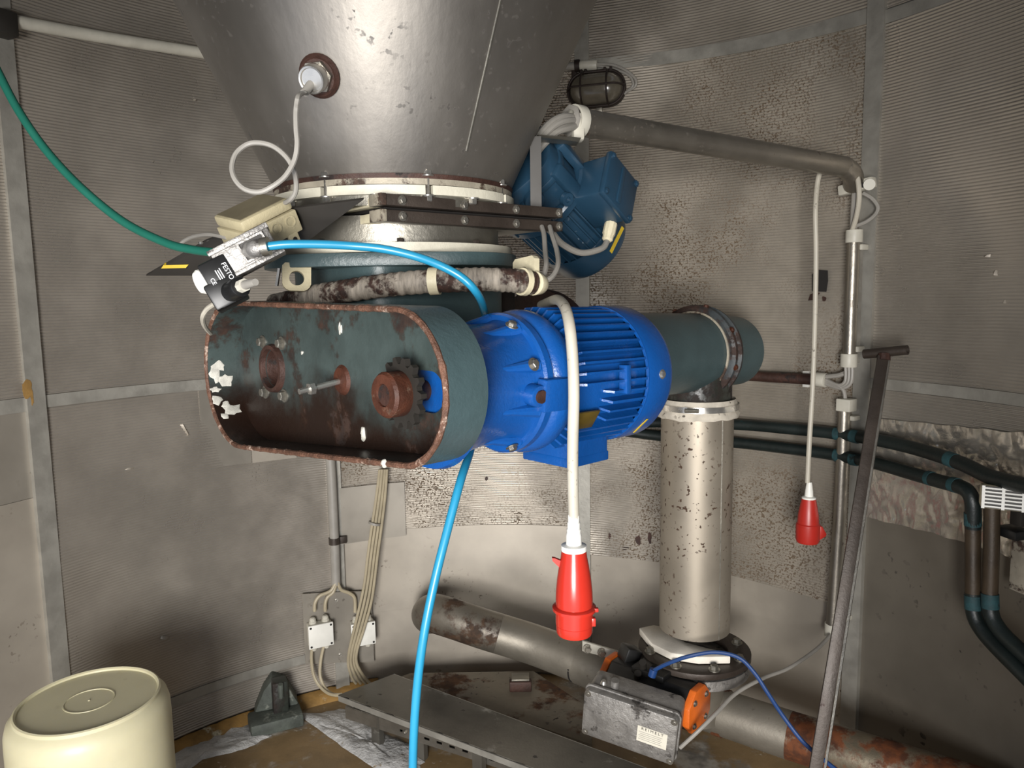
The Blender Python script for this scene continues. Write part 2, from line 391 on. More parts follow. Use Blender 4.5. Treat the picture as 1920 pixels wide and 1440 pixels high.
def ribbed(c, zb, zt, mt, seed=0, n=44, pitch=.0085, depth=.0034):
    """corrugated sheet with real horizontal ribs, flattened and dented in places"""
    ph = np.linspace(B[c] + .004, B[c + 1] - .004, n + 1); k0 = math.ceil((EYE + zb) / pitch * 6); k1 = math.floor((EYE + zt) / pitch * 6)
    z = np.concatenate([[EYE + zb], np.arange(k0, k1 + 1) * pitch / 6, [EYE + zt]]); m_ = len(z)
    cn, cm = 30, max(4, int((zt - zb) * 24)); cp = np.linspace(ph[0], ph[-1], cn); cz_ = np.linspace(z[0], z[-1], cm)
    def grid(fn):
        g = np.array([[fn(a, b) for a in cp] for b in cz_])
        g = np.array([np.interp(ph, cp, r) for r in g]); return np.array([np.interp(z, cz_, g[:, i]) for i in range(n + 1)]).T
    amp = grid(lambda a, b: mn.noise(V((a * 2.6, b * 2.0, seed)))); amp = np.clip((amp + .42) / .35, .18, 1)
    dent = grid(lambda a, b: .010 * mn.noise(V((a * 4.2, b * 3.1, seed + 5))) + .004 * abs(mn.noise(V((a * 9, b * 6.5, seed + 9)))))
    h = np.abs(np.sin(np.pi * z / pitch))**.8
    r = R0 - .001 - depth * amp * h[:, None] - np.maximum(dent, -.002)
    r[0] = r[-1] = R0 + .001
    X = C0.x + r * np.sin(ph)[None, :]; Y = C0.y + r * np.cos(ph)[None, :]; Z = np.repeat(z[:, None], n + 1, 1)
    co = np.stack([X, Y, Z], -1).reshape(-1, 3) - np.array(ORG[wall]); w_ = n + 1
    i = np.arange(m_ - 1)[:, None] * w_ + np.arange(n)[None, :]
    f = np.stack([i, i + 1, i + 1 + w_, i + w_], -1).reshape(-1)
    me = bpy.data.meshes.new('ribbed_panel'); me.vertices.add(len(co)); me.vertices.foreach_set('co', co.astype(np.float32).ravel())
    q = len(f) // 4; me.loops.add(len(f)); me.loops.foreach_set('vertex_index', f.astype(np.int32)); me.polygons.add(q)
    me.polygons.foreach_set('loop_start', np.arange(0, 4 * q, 4, dtype=np.int32)); me.polygons.foreach_set('use_smooth', np.ones(q, dtype=bool))
    me.update(calc_edges=True); me.validate(); me.materials.append(M[mt])
    o = bpy.data.objects.new('ribbed_panel', me); COL.objects.link(o); o.parent = wall; ORG[o] = ORG[wall].copy(); return o
VT = 1.08      # the sheets go on plain above what can be seen
for c in range(5): panel(c, VT + .001, TOP, 'ribbed', 'upper_sheet')
ribbed(0, -.247, VT, 'ribbed', 1, n=30); rail(0, -.285, -.247); panel(0, -.52, -.286, 'patch', 'flat_sheet'); panel(0, -1.42, -.521, 'smooth', 'flat_sheet')
ribbed(1, -.247, VT, 'ribbed', 2); rail(1, -.281, -.247); ribbed(1, -1.255, -.2815, 'ribbed', 3); rail(1, -1.287, -1.255); ribbed(1, -1.395, -1.2875, 'ribbed', 4)
ribbed(2, -.247, VT, 'ribbed_speckled', 5); rail(2, -.275, -.247); ribbed(2, -.843, -.2755, 'ribbed_speckled', 6)
panel(2, -1.15, -.844, 'smooth', 'flat_sheet', r=R0 + .002); panel(2, -1.42, -1.151, 'smooth', 'flat_sheet', r=R0 + .004)
ribbed(3, .76, VT, 'ribbed', 7); rail(3, .755, .795, sl=(-.03, -.03)); ribbed(3, -.943, .752, 'ribbed_speckled', 8)
panel(3, -1.195, -.944, 'smooth', 'flat_sheet', r=R0 + .002); panel(3, -1.42, -1.196, 'smooth', 'flat_sheet', r=R0 + .004)
ribbed(4, .75, VT, 'ribbed', 9, n=30); rail(4, .71, .745); ribbed(4, -.245, .71, 'ribbed', 10); rail(4, -.275, -.245); ribbed(4, -.42, -.2755, 'ribbed', 11)
panel(4, -1.42, -.60, 'dull', 'flat_sheet', r=R0 + .002)
for i in range(6):   # vertical battens: flat strip with a folded edge
    hw = .0245 / R0
    b = MB().sheet(B[i] - hw, B[i] + hw, (0.02,) * 2, (EYE + TOP,) * 2, R0 - .014, .004, n=4)
    b.sheet(B[i] - hw, B[i] - hw + .002, (0.02,) * 2, (EYE + TOP,) * 2, R0 - .010, .012, n=1)
    b.sheet(B[i] + hw - .002, B[i] + hw, (0.02,) * 2, (EYE + TOP,) * 2, R0 - .010, .012, n=1)
    struct('batten', b, M['batten'], wall, sharp=50)
def wpatch(name, pl, mt, off=.004, th=.003):
    """flat-cornered plate lying on the curved wall, corners given clockwise"""
    q = [wallp(x, y, 0) for x, y in pl]; ph = [phi(p) for p in q]
    l = (ph[0] + ph[3]) / 2; r = (ph[1] + ph[2]) / 2
    b = MB().sheet(l, r, (q[3].z, q[2].z), (q[0].z, q[1].z), R0 - off, th, n=10)
    return struct(name, b, M[mt], wall, sharp=50)
wpatch('patch_plate', [(373, 722), (467, 712), (467, 868), (379, 880)], 'patch')
wpatch('patch_plate', [(468, 722), (552, 715), (552, 858), (468, 868)], 'smooth', off=.007)
wpatch('patch_plate', [(634, 914), (758, 902), (760, 1002), (643, 1018)], 'patch', off=.016)
wpatch('patch_plate', [(1636, 668), (1650, 668), (1648, 708), (1634, 708)], 'smooth', off=.008)
# foil patch: crumpled sheet on the wall
q0 = [wallp(x, y) for x, y in ((1628, 782), (1960, 818), (1960, 1062), (1622, 968))]
l, r = phi(q0[0]), phi(q0[1]); nx, nz = 90, 44; b = MB(); vs = []
zt0, zt1, zb0, zb1 = q0[0].z, q0[1].z, q0[3].z, q0[2].z
rnd = random.Random(3); g = [[rnd.random() for _ in range(nx + 1)] for _ in range(nz + 1)]
from mathutils import noise as mn
for j in range(nz + 1):
    for i in range(nx + 1):
        t = i / nx; s_ = j / nz; zz = (zb0 + (zb1 - zb0) * t) * (1 - s_) + (zt0 + (zt1 - zt0) * t) * s_
        wob = .016 * (s_ - .5) * mn.noise(V((t * 6, 0, 1)))
        d = .009 + .0045 * abs(mn.noise(V((t * 17, s_ * 7 + t * 6, .3)))) + .006 * abs(mn.noise(V((t * 9, s_ * 4, 4.3)))) + .0034 * abs(mn.noise(V((t * 34 + s_ * 6, s_ * 15 - t * 5, 7))))
        vs.append(cyl_pt(l + (r - l) * t, zz + wob, R0 - d))
b.add(vs, [(j * (nx + 1) + i, j * (nx + 1) + i + 1, (j + 1) * (nx + 1) + i + 1, (j + 1) * (nx + 1) + i) for j in range(nz) for i in range(nx)])
struct('foil_patch', b, M['foil'], wall, sharp=30)
# rusty hole in the ribbed panel
b = MB(); f = wf(1538, 527, .0075)
b.prism(f, [(-.024, -.03), (.02, -.032), (.024, .0), (.022, .03), (-.012, .034), (-.026, .02)], 0, .0008)
struct('rust_hole', b, M['dark'], wall)
b = MB(); f = wf(1530, 556, .0075); b.prism(f, [(-.024, -.012), (-.004, -.01), (.012, .01), (0, .014), (-.018, .006)], 0, .0008)
struct('rust_stain', b, M['rust'], wall)
def stain(px_, py_, w_, h_, seed, mt='rust', off=.0075):
    pl = [((.5 * w_) * (1 + .55 * mn.noise(V((cos(t) * 1.6, sin(t) * 1.6, seed)))) * cos(t), (.5 * h_) * (1 + .55 * mn.noise(V((cos(t) * 1.6, sin(t) * 1.6, seed + 3)))) * sin(t)) for t in [2 * pi * i / 22 for i in range(22)]]
    struct('rust_stain', MB().prism(wf(px_, py_, off), pl, 0, .0006), M[mt], wall)
for i, (x, y, w_, h_) in enumerate(((1197, 1012, .022, .030), (1218, 1010, .014, .040), (1172, 1028, .03, .010), (1143, 1005, .010, .022), (912, 897, .012, .014), (1545, 560, .012, .014))): stain(x, y, w_, h_, i * 1.7)
stain(50, 728, .028, .045, 3.3, 'clay', .0146); stain(60, 745, .008, .05, 6.1, 'clay', .0146)
# torn and creased spots standing proud of the sheet
for i, (x, y, w_, h_, t_) in enumerate(((347, 806, .010, .045, 28), (243, 878, .030, .008, -8), (310, 1196, .030, .010, -25), (1868, 512, .012, .016, 10), (1852, 480, .020, .007, 0), (1886, 566, .008, .010, 20), (366, 188, .012, .006, 5))):
    f = wf(x, y, .004) @ Matrix.Rotation(radians(t_), 4, 'Z')
    struct('crease', MB().add([f @ V(q) for q in ((-w_ / 2, -h_ / 2, 0), (w_ / 2, -h_ / 2, 0), (w_ / 2, h_ / 2, 0), (-w_ / 2, h_ / 2, 0), (-w_ * .1, -h_ * .3, .009), (w_ * .2, h_ * .35, .007))],
           [(0, 1, 4), (1, 5, 4), (1, 2, 5), (2, 3, 5), (3, 4, 5), (3, 0, 4)]), M['smooth'], wall, sharp=60)

# floor
mb = MB(); n = 64
vs = [cyl_pt(2 * pi * i / n, 0, R0 + .02) for i in range(n)]; mb.add(vs + [p - V((0, 0, .1)) for p in vs], [tuple(range(n)), tuple(range(2 * n - 1, n - 1, -1))] + [(i, n + i, n + (i + 1) % n, (i + 1) % n) for i in range(n)])
floor = struct('floor', mb, M['concrete'])
# ochre sealant fillet and crusts of white residue along the wall foot
b = MB(); ph0, ph1 = radians(-60), radians(-18); prof = [(-.0, 0), (.05, 0), (.035, .018), (0, .03)]
vs = []; K = 40
for i in range(K + 1):
    ph = ph0 + (ph1 - ph0) * i / K; jit = .006 * mn.noise(V((i * .9, 0, 0)))
    for (d, z) in prof: vs.append(cyl_pt(ph, z + (jit if z > 0 else 0), R0 - .003 - d))
b.add(vs, [(i * 4 + q, i * 4 + (q + 1) % 4, i * 4 + 4 + (q + 1) % 4, i * 4 + 4 + q) for i in range(K) for q in range(4)])
trim = struct('trim_1', b, M['clay'])
def crust(pl, z=.006, seed=0, h=.02):
    """low irregular mound of residue on the floor from an outline in plan"""
    pts = [hpt(x, y, 0) for x, y in pl]; c = sum(pts, V()) / len(pts); vs = []; fs = []; rings = 6; n = 48
    per = []
    for k in range(n):
        t = k / n * len(pts); i = int(t); p = pts[i % len(pts)].lerp(pts[(i + 1) % len(pts)], t - i)
        per.append(c + (p - c) * (1 + .12 * mn.noise(V((k * .8, seed, 0)))))
    for q in range(rings + 1):
        s_ = 1 - q / rings
        for k in range(n):
            p = c + (per[k] - c) * s_; e = min(1, (1 - s_) * 4)
            vs.append(V((p.x, p.y, .001 + e * h * (.5 + .5 * mn.noise(V((p.x * 30, p.y * 30, seed)))))))
    fs = [(q * n + k, q * n + (k + 1) % n, (q + 1) * n + (k + 1) % n, (q + 1) * n + k) for q in range(rings) for k in range(n)]
    return MB().add(vs, fs)
one('residue_crust', crust([(300, 1440), (300, 1405), (420, 1362), (480, 1355), (510, 1380), (460, 1405), (380, 1425), (340, 1455)], seed=2),
    M['powder'], 'white crusted residue on the floor along the wall beside the plastic drum', 'residue')
one('residue_crust', crust([(560, 1340), (650, 1330), (720, 1375), (790, 1405), (790, 1470), (700, 1440), (640, 1400)], seed=5),
    M['powder'], 'white crusted residue on the floor in front of the slotted rail', 'residue')

# ================================================================== hopper cone and outlet stack
CX, CY = -.205, 1.38
def cz(y, Yf=1.17): return at(750, y, Yf).z
AX = lambda z: fr(V((CX, CY, z)), V((1, 0, 0)), V((0, 1, 0)), V((0, 0, 1)))
zb = cz(331, 1.175)
hop = thing('hopper_cone', (CX, CY, zb), 'large stainless steel hopper cone hanging from the silo top', 'hopper')
sl = .48; r0_, r1_ = .206, 1.335
mb = MB().lathe(AX(0), [(r0_, zb), (r1_, zb + (r1_ - r0_) / sl), (r1_ - .01, zb + (r1_ - r0_) / sl), (r0_ - .008, zb)], 128, closed=True)
part('cone_shell', mb, M['cone'], hop, sharp=40)
for az, nm in ((38, 'weld_seam'), (-150, 'weld_seam')):
    a = radians(az); pts = []
    for i in range(40):
        r = r0_ + .02 + (.9 - r0_) * i / 39; pts.append(V((CX + (r + .0006) * sin(a), CY - (r + .0006) * cos(a), zb + (r - r0_) / sl)))
    part(nm, MB().tube(pts, .0018, 6), M['stain'], hop)
a = radians(60); pts = []
part('foot_ring', MB().lathe(AX(0), [(r0_ + .001, zb - .002), (r0_ + .004, zb - .002), (r0_ + .006, zb + .005), (r0_ + .003, zb + .005)], 96, closed=True), M['rust'], hop)

stack = thing('outlet_flange', (CX, CY, cz(386)), 'pale bolted flange rings at the bottom of the hopper cone', 'flange')
def ring(name, r, ri, y0, y1, mt, par, Yf=None, a0=0, a1=2 * pi, n=96):
    z0, z1 = cz(y1, Yf or CY - r), cz(y0, Yf or CY - r)
    return part(name, MB().lathe(AX(0), [(ri, z0), (r, z0), (r, z1), (ri, z1)], n, a0, a1, closed=True), M[mt], par, bevel=0)
ring('upper_ring', .210, .17, 332, 344, 'dirty_ring', stack)
for k in range(8):
    a0 = radians(-112.5 + 45 * k + 1.6); a1 = radians(-112.5 + 45 * (k + 1) - 1.6)
    ring('clamp_segment', .2135, .18, 345, 363, 'white_ring', stack, a0=a0, a1=a1, n=14)
ring('lower_ring', .203, .17, 363.5, 384, 'stain', stack)
bl = []
for k in range(16):
    a = radians(-112.5 + 22.5 * k)
    p = V((CX + .207 * cos(a), CY + .207 * sin(a), 0))
    if k % 2 == 0:
        bl.append((V((p.x, p.y, cz(328, 1.17))), (0, 0, 1)))
        part('stud', MB().cyl((p.x * 1.0, p.y, cz(372, 1.17)), (p.x, p.y, cz(326, 1.17)), .0035, n=8), M['steel'], stack)
    bl.append((V((p.x, p.y, cz(363.5, 1.17))), (0, 0, -1)))
bolts(stack, bl, .0072, .010, M['chrome'])

gate = thing('slide_gate', (CX, CY, cz(434)), 'brown steel slide gate of two bolted bars under the hopper flange', 'gate valve')
g0, g1 = at(722, 362, 1.135), at(1055, 388, 1.365)
gx = V((g1.x - g0.x, g1.y - g0.y, 0)); GL = gx.length; gx.normalize(); gy = V((-gx.y, gx.x, 0))
gth = (at(722, 384, 1.135) - at(722, 362, 1.135)).length; gz = g0.z
slot = .0065
GF = fr(V((g0.x, g0.y, gz)), gx, gy, V((0, 0, 1)))
for nm, zt in (('upper_bar', 0), ('lower_bar', -gth - slot)):
    part(nm, MB().box(GF, GL, .030, gth, (GL / 2, .015, zt - gth / 2)), M['gate'], gate, bevel=.0012)
    part('end_block', MB().box(GF, .010, .036, gth * 1.04, (-.004, .016, zt - gth / 2)), M['dirty_ring'], gate, bevel=.001)
    # pale side plate running back from the near corner
    part('side_plate', MB().box(GF, .022, .30, gth * .8, (.012, .19, zt - gth / 2)), M['cream'], gate, bevel=.001)
    part('gate_plate', MB().box(GF, GL - .03, .32, gth * .7, (GL / 2, .19, zt - gth / 2)), M['stain'], gate)
part('blade', MB().box(GF, GL - .02, .33, .004, (GL / 2 - .004, .18, -gth - slot / 2)), M['dark'], gate)
bl = []
for fx in (.08, .40, .70, .975):
    for zt in (-gth / 2, -gth * 1.5 - slot): bl.append((GF @ V((GL * fx, 0, zt)), -gy))
bolts(gate, bl, .0052, .005, M['steel'])
bl = [(GF @ V((.012, .10, 0)), V((0, 0, 1))), (GF @ V((.012, .10, -2 * gth - slot)), V((0, 0, -1)))]
bolts(gate, bl, .008, .012, M['chrome'])

conv = thing('screw_conveyor', (CX, CY, cz(620)), 'teal painted screw conveyor tube running from the hopper outlet to the wall', 'conveyor')
ring('outlet_neck', .184, .175, 402, 458, 'stain', conv, Yf=1.196)
ring('pale_flange', .207, .16, 453, 471, 'white_ring', conv)
def superell(r, e=3.2, n=64):
    o = []
    for i in range(n):
        a = 2 * pi * i / n; c, s_ = cos(a), sin(a); o.append((r * abs(c)**(2 / e) * (1 if c >= 0 else -1), r * abs(s_)**(2 / e) * (1 if s_ >= 0 else -1)))
    return o
ztp, zbp = cz(471.5, 1.155), cz(497, 1.155)
part('inlet_plate', MB().prism(AX(0), superell(.216), zbp, ztp), M['teal'], conv, bevel=.001)
bl = [(V((CX + .195 * cos(radians(a)), CY + .195 * sin(radians(a)), cz(453, 1.17))), (0, 0, 1)) for a in range(-160, 0, 40)]
bolts(conv, bl, .006, .007, M['gate'])
# axis of the screw, heading away to the right
H0 = at(520, 690, 1.215)
AV = V((.731, .682, 0)); UV = V((.682, -.731, 0))
SA = lambda s: V((H0.x, H0.y, H0.z)) + AV * s + V((0, 0, -.012 - .032 * s))
AVI = (SA(1) - SA(0)).normalized()
SF = lambda s: fr(SA(s), AVI.cross(V((0, 0, 1))).normalized(), V((0, 0, 1)), AVI)
def axl(name, prof, mt, par, n=48, closed=False, **k):
    return part(name, MB().lathe(SF(0), [(r, s) for (r, s) in prof], n, closed=closed), M[mt], par, **k)
axl('screw_tube', [(0, .03), (.107, .03), (.107, 1.235), (.100, 1.245), (.100, 1.405), (.085, 1.425), (0, 1.425)], 'teal', conv)
axl('rusty_flange', [(.09, .60), (.156, .60), (.156, .625), (.09, .625)], 'rust', conv, closed=True)
axl('ring_flange', [(.10, 1.20), (.121, 1.20), (.129, 1.205), (.130, 1.212), (.122, 1.217), (.122, 1.228), (.130, 1.233), (.129, 1.242), (.10, 1.244)], 'dirty_rust', conv, closed=True)
axl('flange_lip', [(.108, 1.195), (.113, 1.196), (.113, 1.2), (.108, 1.2)], 'dirty_ring', conv, closed=True)
bl = [(SA(1.21) + (cos(t) * V((0, 0, 1)) + sin(t) * UV) * .129, (cos(t) * V((0, 0, 1)) + sin(t) * UV)) for t in [radians(a) for a in (-30, 15, 60, 105, 150)]]
bolts(conv, bl, .006, .006, M['rust_red'])
part('inlet_chute', MB().prism(fr(V((CX, CY, 0)), AV, UV * -1, V((0, 0, 1))), superell(.150, 6, 32), SA(.25).z, zbp), M['teal'], conv)
part('chute_gusset', MB().box(fr(V((CX, CY, 0)) + AV * .175 + V((0, 0, SA(.25).z + .07)), AV, UV * -1, V((0, 0, 1))), .05, .20, .15), M['teal_dark'], conv, bevel=.003)
# lifting lug: pale plate with an eye, hanging below the inlet plate
b = MB(); f = imf(556, 520, 1.19, 0, 20)
oo = [(-.026, .026), (.026, .026), (.026, -.012), (.016, -.024), (0, -.028), (-.016, -.024), (-.026, -.012)]
out = []; inn = []
for k in range(28):
    a = 2 * pi * k / 28; c, s_ = cos(a), sin(a); q = .026 / max(abs(c), abs(s_)); q = min(q, .030 if s_ < 0 else .034)
    out.append((.84 * q * c, .84 * q * s_)); inn.append((.0115 * c, .0115 * s_ - .002))
b.ringprism(f, out, inn, -.006, .006); part('lifting_lug', b, M['jbox'], conv)
b = MB(); f = imf(986, 512, 1.18, 0, -55); b.ringprism(f, [(x * 1.3, y * 1.1) for x, y in out], inn, -.005, .005); part('lifting_lug', b, M['cream'], conv)

# ================================================================== chain guard
GH = fr(H0, UV, V((0, 0, 1)), -AV)      # x along the guard to the right, y up, z to the viewer
gd = thing('chain_guard', H0 - V((0, 0, .12)), 'open rusty teal chain guard with rounded ends in front of the conveyor', 'guard')
cl, rl = V((-.033, (EYE - .120) - H0.z)), .119
cr, rr = V((.428, (EYE - .104) - H0.z)), .094
def hull(dr=0, n=40):
    d = cr - cl; th = atan2(d.y, d.x); al = math.acos((rl - rr) / d.length); o = []
    for i in range(n + 1):
        a = th + al + (2 * pi - 2 * al) * i / n; o.append((cl.x + (rl + dr) * cos(a), cl.y + (rl + dr) * sin(a)))
    e0 = V(o[-1]); s0 = V(o[0])
    br = [(cr.x + (rr + dr) * cos(th - al + 2 * al * i / n), cr.y + (rr + dr) * sin(th - al + 2 * al * i / n)) for i in range(n + 1)]
    for k in range(1, 20): t = k / 20; o.append((e0.x + (br[0][0] - e0.x) * t, e0.y + (br[0][1] - e0.y) * t))
    o += br
    for k in range(1, 20): t = k / 20; o.append((br[-1][0] + (s0.x - br[-1][0]) * t, br[-1][1] + (s0.y - br[-1][1]) * t))
    return o
DG = .058
ho = hull(); hi = hull(-.005)
part('side_rim', MB().ringprism(GH, ho, hi, 0, DG), M['teal'], gd, sharp=40)
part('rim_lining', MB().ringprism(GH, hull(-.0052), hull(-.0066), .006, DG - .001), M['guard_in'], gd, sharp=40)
# weld bead along the front edge
hm = hull(-.0028); pts = [GH @ V((x, y, DG)) for x, y in hm]; fine = []
for i in range(len(pts)):
    p, q = pts[i], pts[(i + 1) % len(pts)]; k = max(1, int((q - p).length / .004))
    fine += [p.lerp(q, j / k) for j in range(k)]
fine.append(fine[0])
part('weld_bead', MB().tube(fine, .004, 8, [.0036 + .0022 * abs(mn.noise(V((i * .9, 0, 2)))) for i in range(len(fine))]), M['teal_edge'], gd)
# back plate with a bearing hole and a shaft slot
bm = bmesh.new(); loops = []
sk = (.403, -.004)
slot_o = [(sk[0] + (.02 if cos(a) > 0 else -.02) + .026 * cos(a), sk[1] + .026 * sin(a)) for a in [2 * pi * (i + .5) / 32 for i in range(32)]]
hole_o = [(.030 * cos(2 * pi * i / 32), .030 * sin(2 * pi * i / 32)) for i in range(32)]
ed = []
for lp in (hull(-.004), hole_o, slot_o):
    vv = [bm.verts.new((x, y, 0)) for x, y in lp]; ed += [bm.edges.new((vv[i], vv[(i + 1) % len(vv)])) for i in range(len(vv))]
bmesh.ops.triangle_fill(bm, edges=ed, use_beauty=True)
r_ = bmesh.ops.extrude_face_region(bm, geom=bm.faces[:]); bmesh.ops.translate(bm, verts=[e for e in r_['geom'] if isinstance(e, bmesh.types.BMVert)], vec=(0, 0, .006))
bm.verts.index_update(); b = MB().add([GH @ v.co for v in bm.verts], [tuple(v.index for v in f.verts) for f in bm.faces]); bm.free()
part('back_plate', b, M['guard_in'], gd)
part('bearing_ring', MB().lathe(GH, [(.031, .006), (.040, .006), (.038, .014), (.032, .014), (.029, .0), (.027, -.028), (0, -.03)], 32), M['rust'], gd)
part('bearing_shaft', MB().cyl(GH @ V((0, 0, -.029)), GH @ V((0, 0, -.012)), .018), M['dark'], gd)
bolts(gd, [(GH @ V((x, y, .006)), -AV) for x, y in ((-.034, .042), (.034, .042), (-.034, -.042), (.034, -.042))], .0075, .010, M['stain'])
part('stud_boss', MB().lathe(GH @ Matrix.Translation((.215, -.004, 0)), [(.0, .004), (.022, .006), (.018, .010), (.008, .012), (0, .012)], 20), M['rust_red'], gd)
sd = GH @ V((.215, -.004, .0)); se = GH @ V((.215, -.014, .073))
b = MB().cyl(sd, se, .0042, n=10); part('stud_bolt', b, M['chrome'], gd)
d_ = (se - sd).normalized(); part('stud_nut', MB().cyl(sd.lerp(se, .70), sd.lerp(se, .80), .0085, n=6), M['chrome'], gd)
# sprocket on the motor shaft
sp = thing('sprocket', GH @ V((sk[0], sk[1] - .03, .03)), 'rusty toothed sprocket on the drive shaft inside the chain guard', 'sprocket')
SPF = GH @ Matrix.Translation((sk[0], sk[1], 0))
teeth = []
for k in range(14):
    for (da, r) in ((-.16, .036), (-.06, .044), (.06, .044), (.16, .036)):
        a = 2 * pi * k / 14 + da; teeth.append((r * cos(a), r * sin(a)))
part('toothed_disc', MB().prism(SPF, teeth, .030, .038), M['plate_black'], sp)
part('hub', MB().lathe(SPF, [(0, .026), (.026, .026), (.028, .03), (.028, .058), (.025, .062), (.014, .062), (.013, .058), (0, .058)], 24), M['rust_red'], sp)
part('shaft', MB().cyl(SPF @ V((0, 0, -.02)), SPF @ V((0, 0, .06)), .013), M['rust'], sp)
# lumps of white grease on the rim and plate
gz_ = thing('grease_lumps', GH @ V((-.14, -.1, .03)), 'white grease smeared on the left rim of the chain guard', 'grease')
def blob(p, n, s, seed):
    f = frz(p, n); prof = []; b = MB(); vs = []; fs = []; K = 12; Rr = 5
    for j in range(Rr + 1):
        a = (pi / 2) * j / Rr
        for k in range(K):
            t = 2 * pi * k / K; q = 1 + .9 * mn.noise(V((cos(t) * 1.8, sin(t) * 1.8, seed)))
            vs.append(f @ V((s[0] * q * cos(a) * cos(t), s[1] * q * cos(a) * sin(t), s[2] * sin(a))))
    fs = [(j * K + k, j * K + (k + 1) % K, (j + 1) * K + (k + 1) % K, (j + 1) * K + k) for j in range(Rr) for k in range(K)]
    return b.add(vs, fs)
rg_ = random.Random(11)
for i in range(9):
    k_ = (176, 182, 187, 191, 198, 208, 213, 218, 224)[i] + rg_.uniform(-2, 2); a = radians(k_); nrm = -(UV * cos(a) + V((0, 0, 1)) * sin(a))
    p = GH @ V((cl.x + (rl - .0066) * cos(a), cl.y + (rl - .0066) * sin(a), .050 - rg_.uniform(0, .022)))
    part('grease_lump', blob(p, nrm, (rg_.uniform(.005, .014), rg_.uniform(.005, .014), rg_.uniform(.0006, .0014)), i), M['grease'], gz_)
for i, (x, y, s) in enumerate(((.215, .068, (.004, .009, .002)), (.265, -.075, (.006, .010, .003)), (.10, .03, (.003, .003, .002)))):
    part('grease_lump', blob(GH @ V((x, y, .006)), -AV, s, 9 + i), M['grease'], gz_)
part('grease_lump', blob(GH @ V((cr.x - .03, cr.y - rr + .001, DG + .002)), -AV, (.005, .005, .004), 21), M['grease'], gz_)

# ================================================================== blue gear motor
S0 = GH @ V((sk[0], sk[1], 0)); zE = at(1195, 696, 1.16).z
MAV = (V((AV.x, AV.y, (zE - S0.z) / .30))).normalized()
MF = fr(S0, MAV.cross(V((0, 0, 1))).normalized(), MAV.cross(V((0, 0, 1))).normalized().cross(MAV) * -1, MAV)
MX = MF.col[0].to_3d(); MY = V((0, 0, 1))
MF = fr(S0, MX, MAV.cross(MX), MAV)
def mp(s, ang, r):   # ang 0 = towards the viewer's side, 90 = up
    a = radians(ang); up = MAV.cross(MX); up = up if up.z > 0 else -up
    side = MX if MX.dot(UV) > 0 else -MX
    return S0 + MAV * s + (side * cos(a) + up * sin(a)) * r
def mdir(ang): return (mp(0, ang, 1) - S0).normalized()
gm = thing('gear_motor', S0 + MAV * .2 - V((0, 0, .16)), 'bright blue finned gear motor behind the chain guard', 'motor')
def ml(name, prof, mt='blue', n=56, closed=False, **k): return part(name, MB().lathe(MF, prof, n, closed=closed), M[mt], gm, **k)
ml('gearbox', [(0, -.0), (.098, -.0), (.100, .010), (.092, .020), (.084, .045), (.080, .075), (.081, .105), (.086, .120), (.0, .122)])
ml('gearbox_flange', [(0, .118), (.092, .118), (.095, .122), (.095, .132), (.090, .138), (0, .142)])
ml('end_bell', [(0, .136), (.084, .136), (.091, .140), (.0965, .147), (.099, .156), (.0985, .166), (.095, .174), (.088, .178), (0, .178)])
ml('motor_body', [(0, .175), (.088, .175), (.088, .335), (0, .335)])
ml('fan_cowl', [(.099, .322), (.102, .322), (.1035, .328), (.1035, .372), (.097, .386), (.06, .390), (0, .390), (0, .386), (.058, .384), (.099, .365)], n=64)
ml('cowl_edge', [(.0985, .3205), (.1030, .3205), (.1030, .3225), (.0985, .3225)], closed=True)
fin = None
fm = MB()
for k in range(44):
    ang = -180 + 360 * k / 44
    if -112 < ang < -68: continue
    long_ = not (-40 < ang < -8)
    s0, s1 = (.178, .324) if long_ else (.236, .324)
    a0 = mp(s0, ang, .094); a1 = mp(s1, ang, .094); d = mdir(ang); t = MAV.cross(d)
    f = fr((a0 + a1) / 2, t, d, MAV)
    f = fr((a0 + a1) / 2, d.cross(MAV), d, MAV)
    b = MB(); L = (a1 - a0).length
    # fin with a sloped front end
    b.add([f @ V((x, y, z)) for x in (-.0016, .0016) for (y, z) in ((-.008, -L / 2), (-.004, -L / 2), (.008, -L / 2 + .010), (.008, L / 2), (-.008, L / 2))],
          [(4, 3, 2, 1, 0), (5, 6, 7, 8, 9)] + [(i, (i + 1) % 5, 5 + (i + 1) % 5, 5 + i) for i in range(5)])
    part('cooling_fin', b, M['blue'], gm)
part('fin_bridge', MB().box(fr(mp(.272, 1, .098), mdir(1).cross(MAV), mdir(1), MAV), .040, .014, .010), M['blue'], gm, bevel=.001)
part('nameplate', MB().box(fr(mp(.205, -33, .0965), mdir(-33).cross(MAV), mdir(-33), MAV), .034, .003, .046), M['brass'], gm, bevel=.0005)
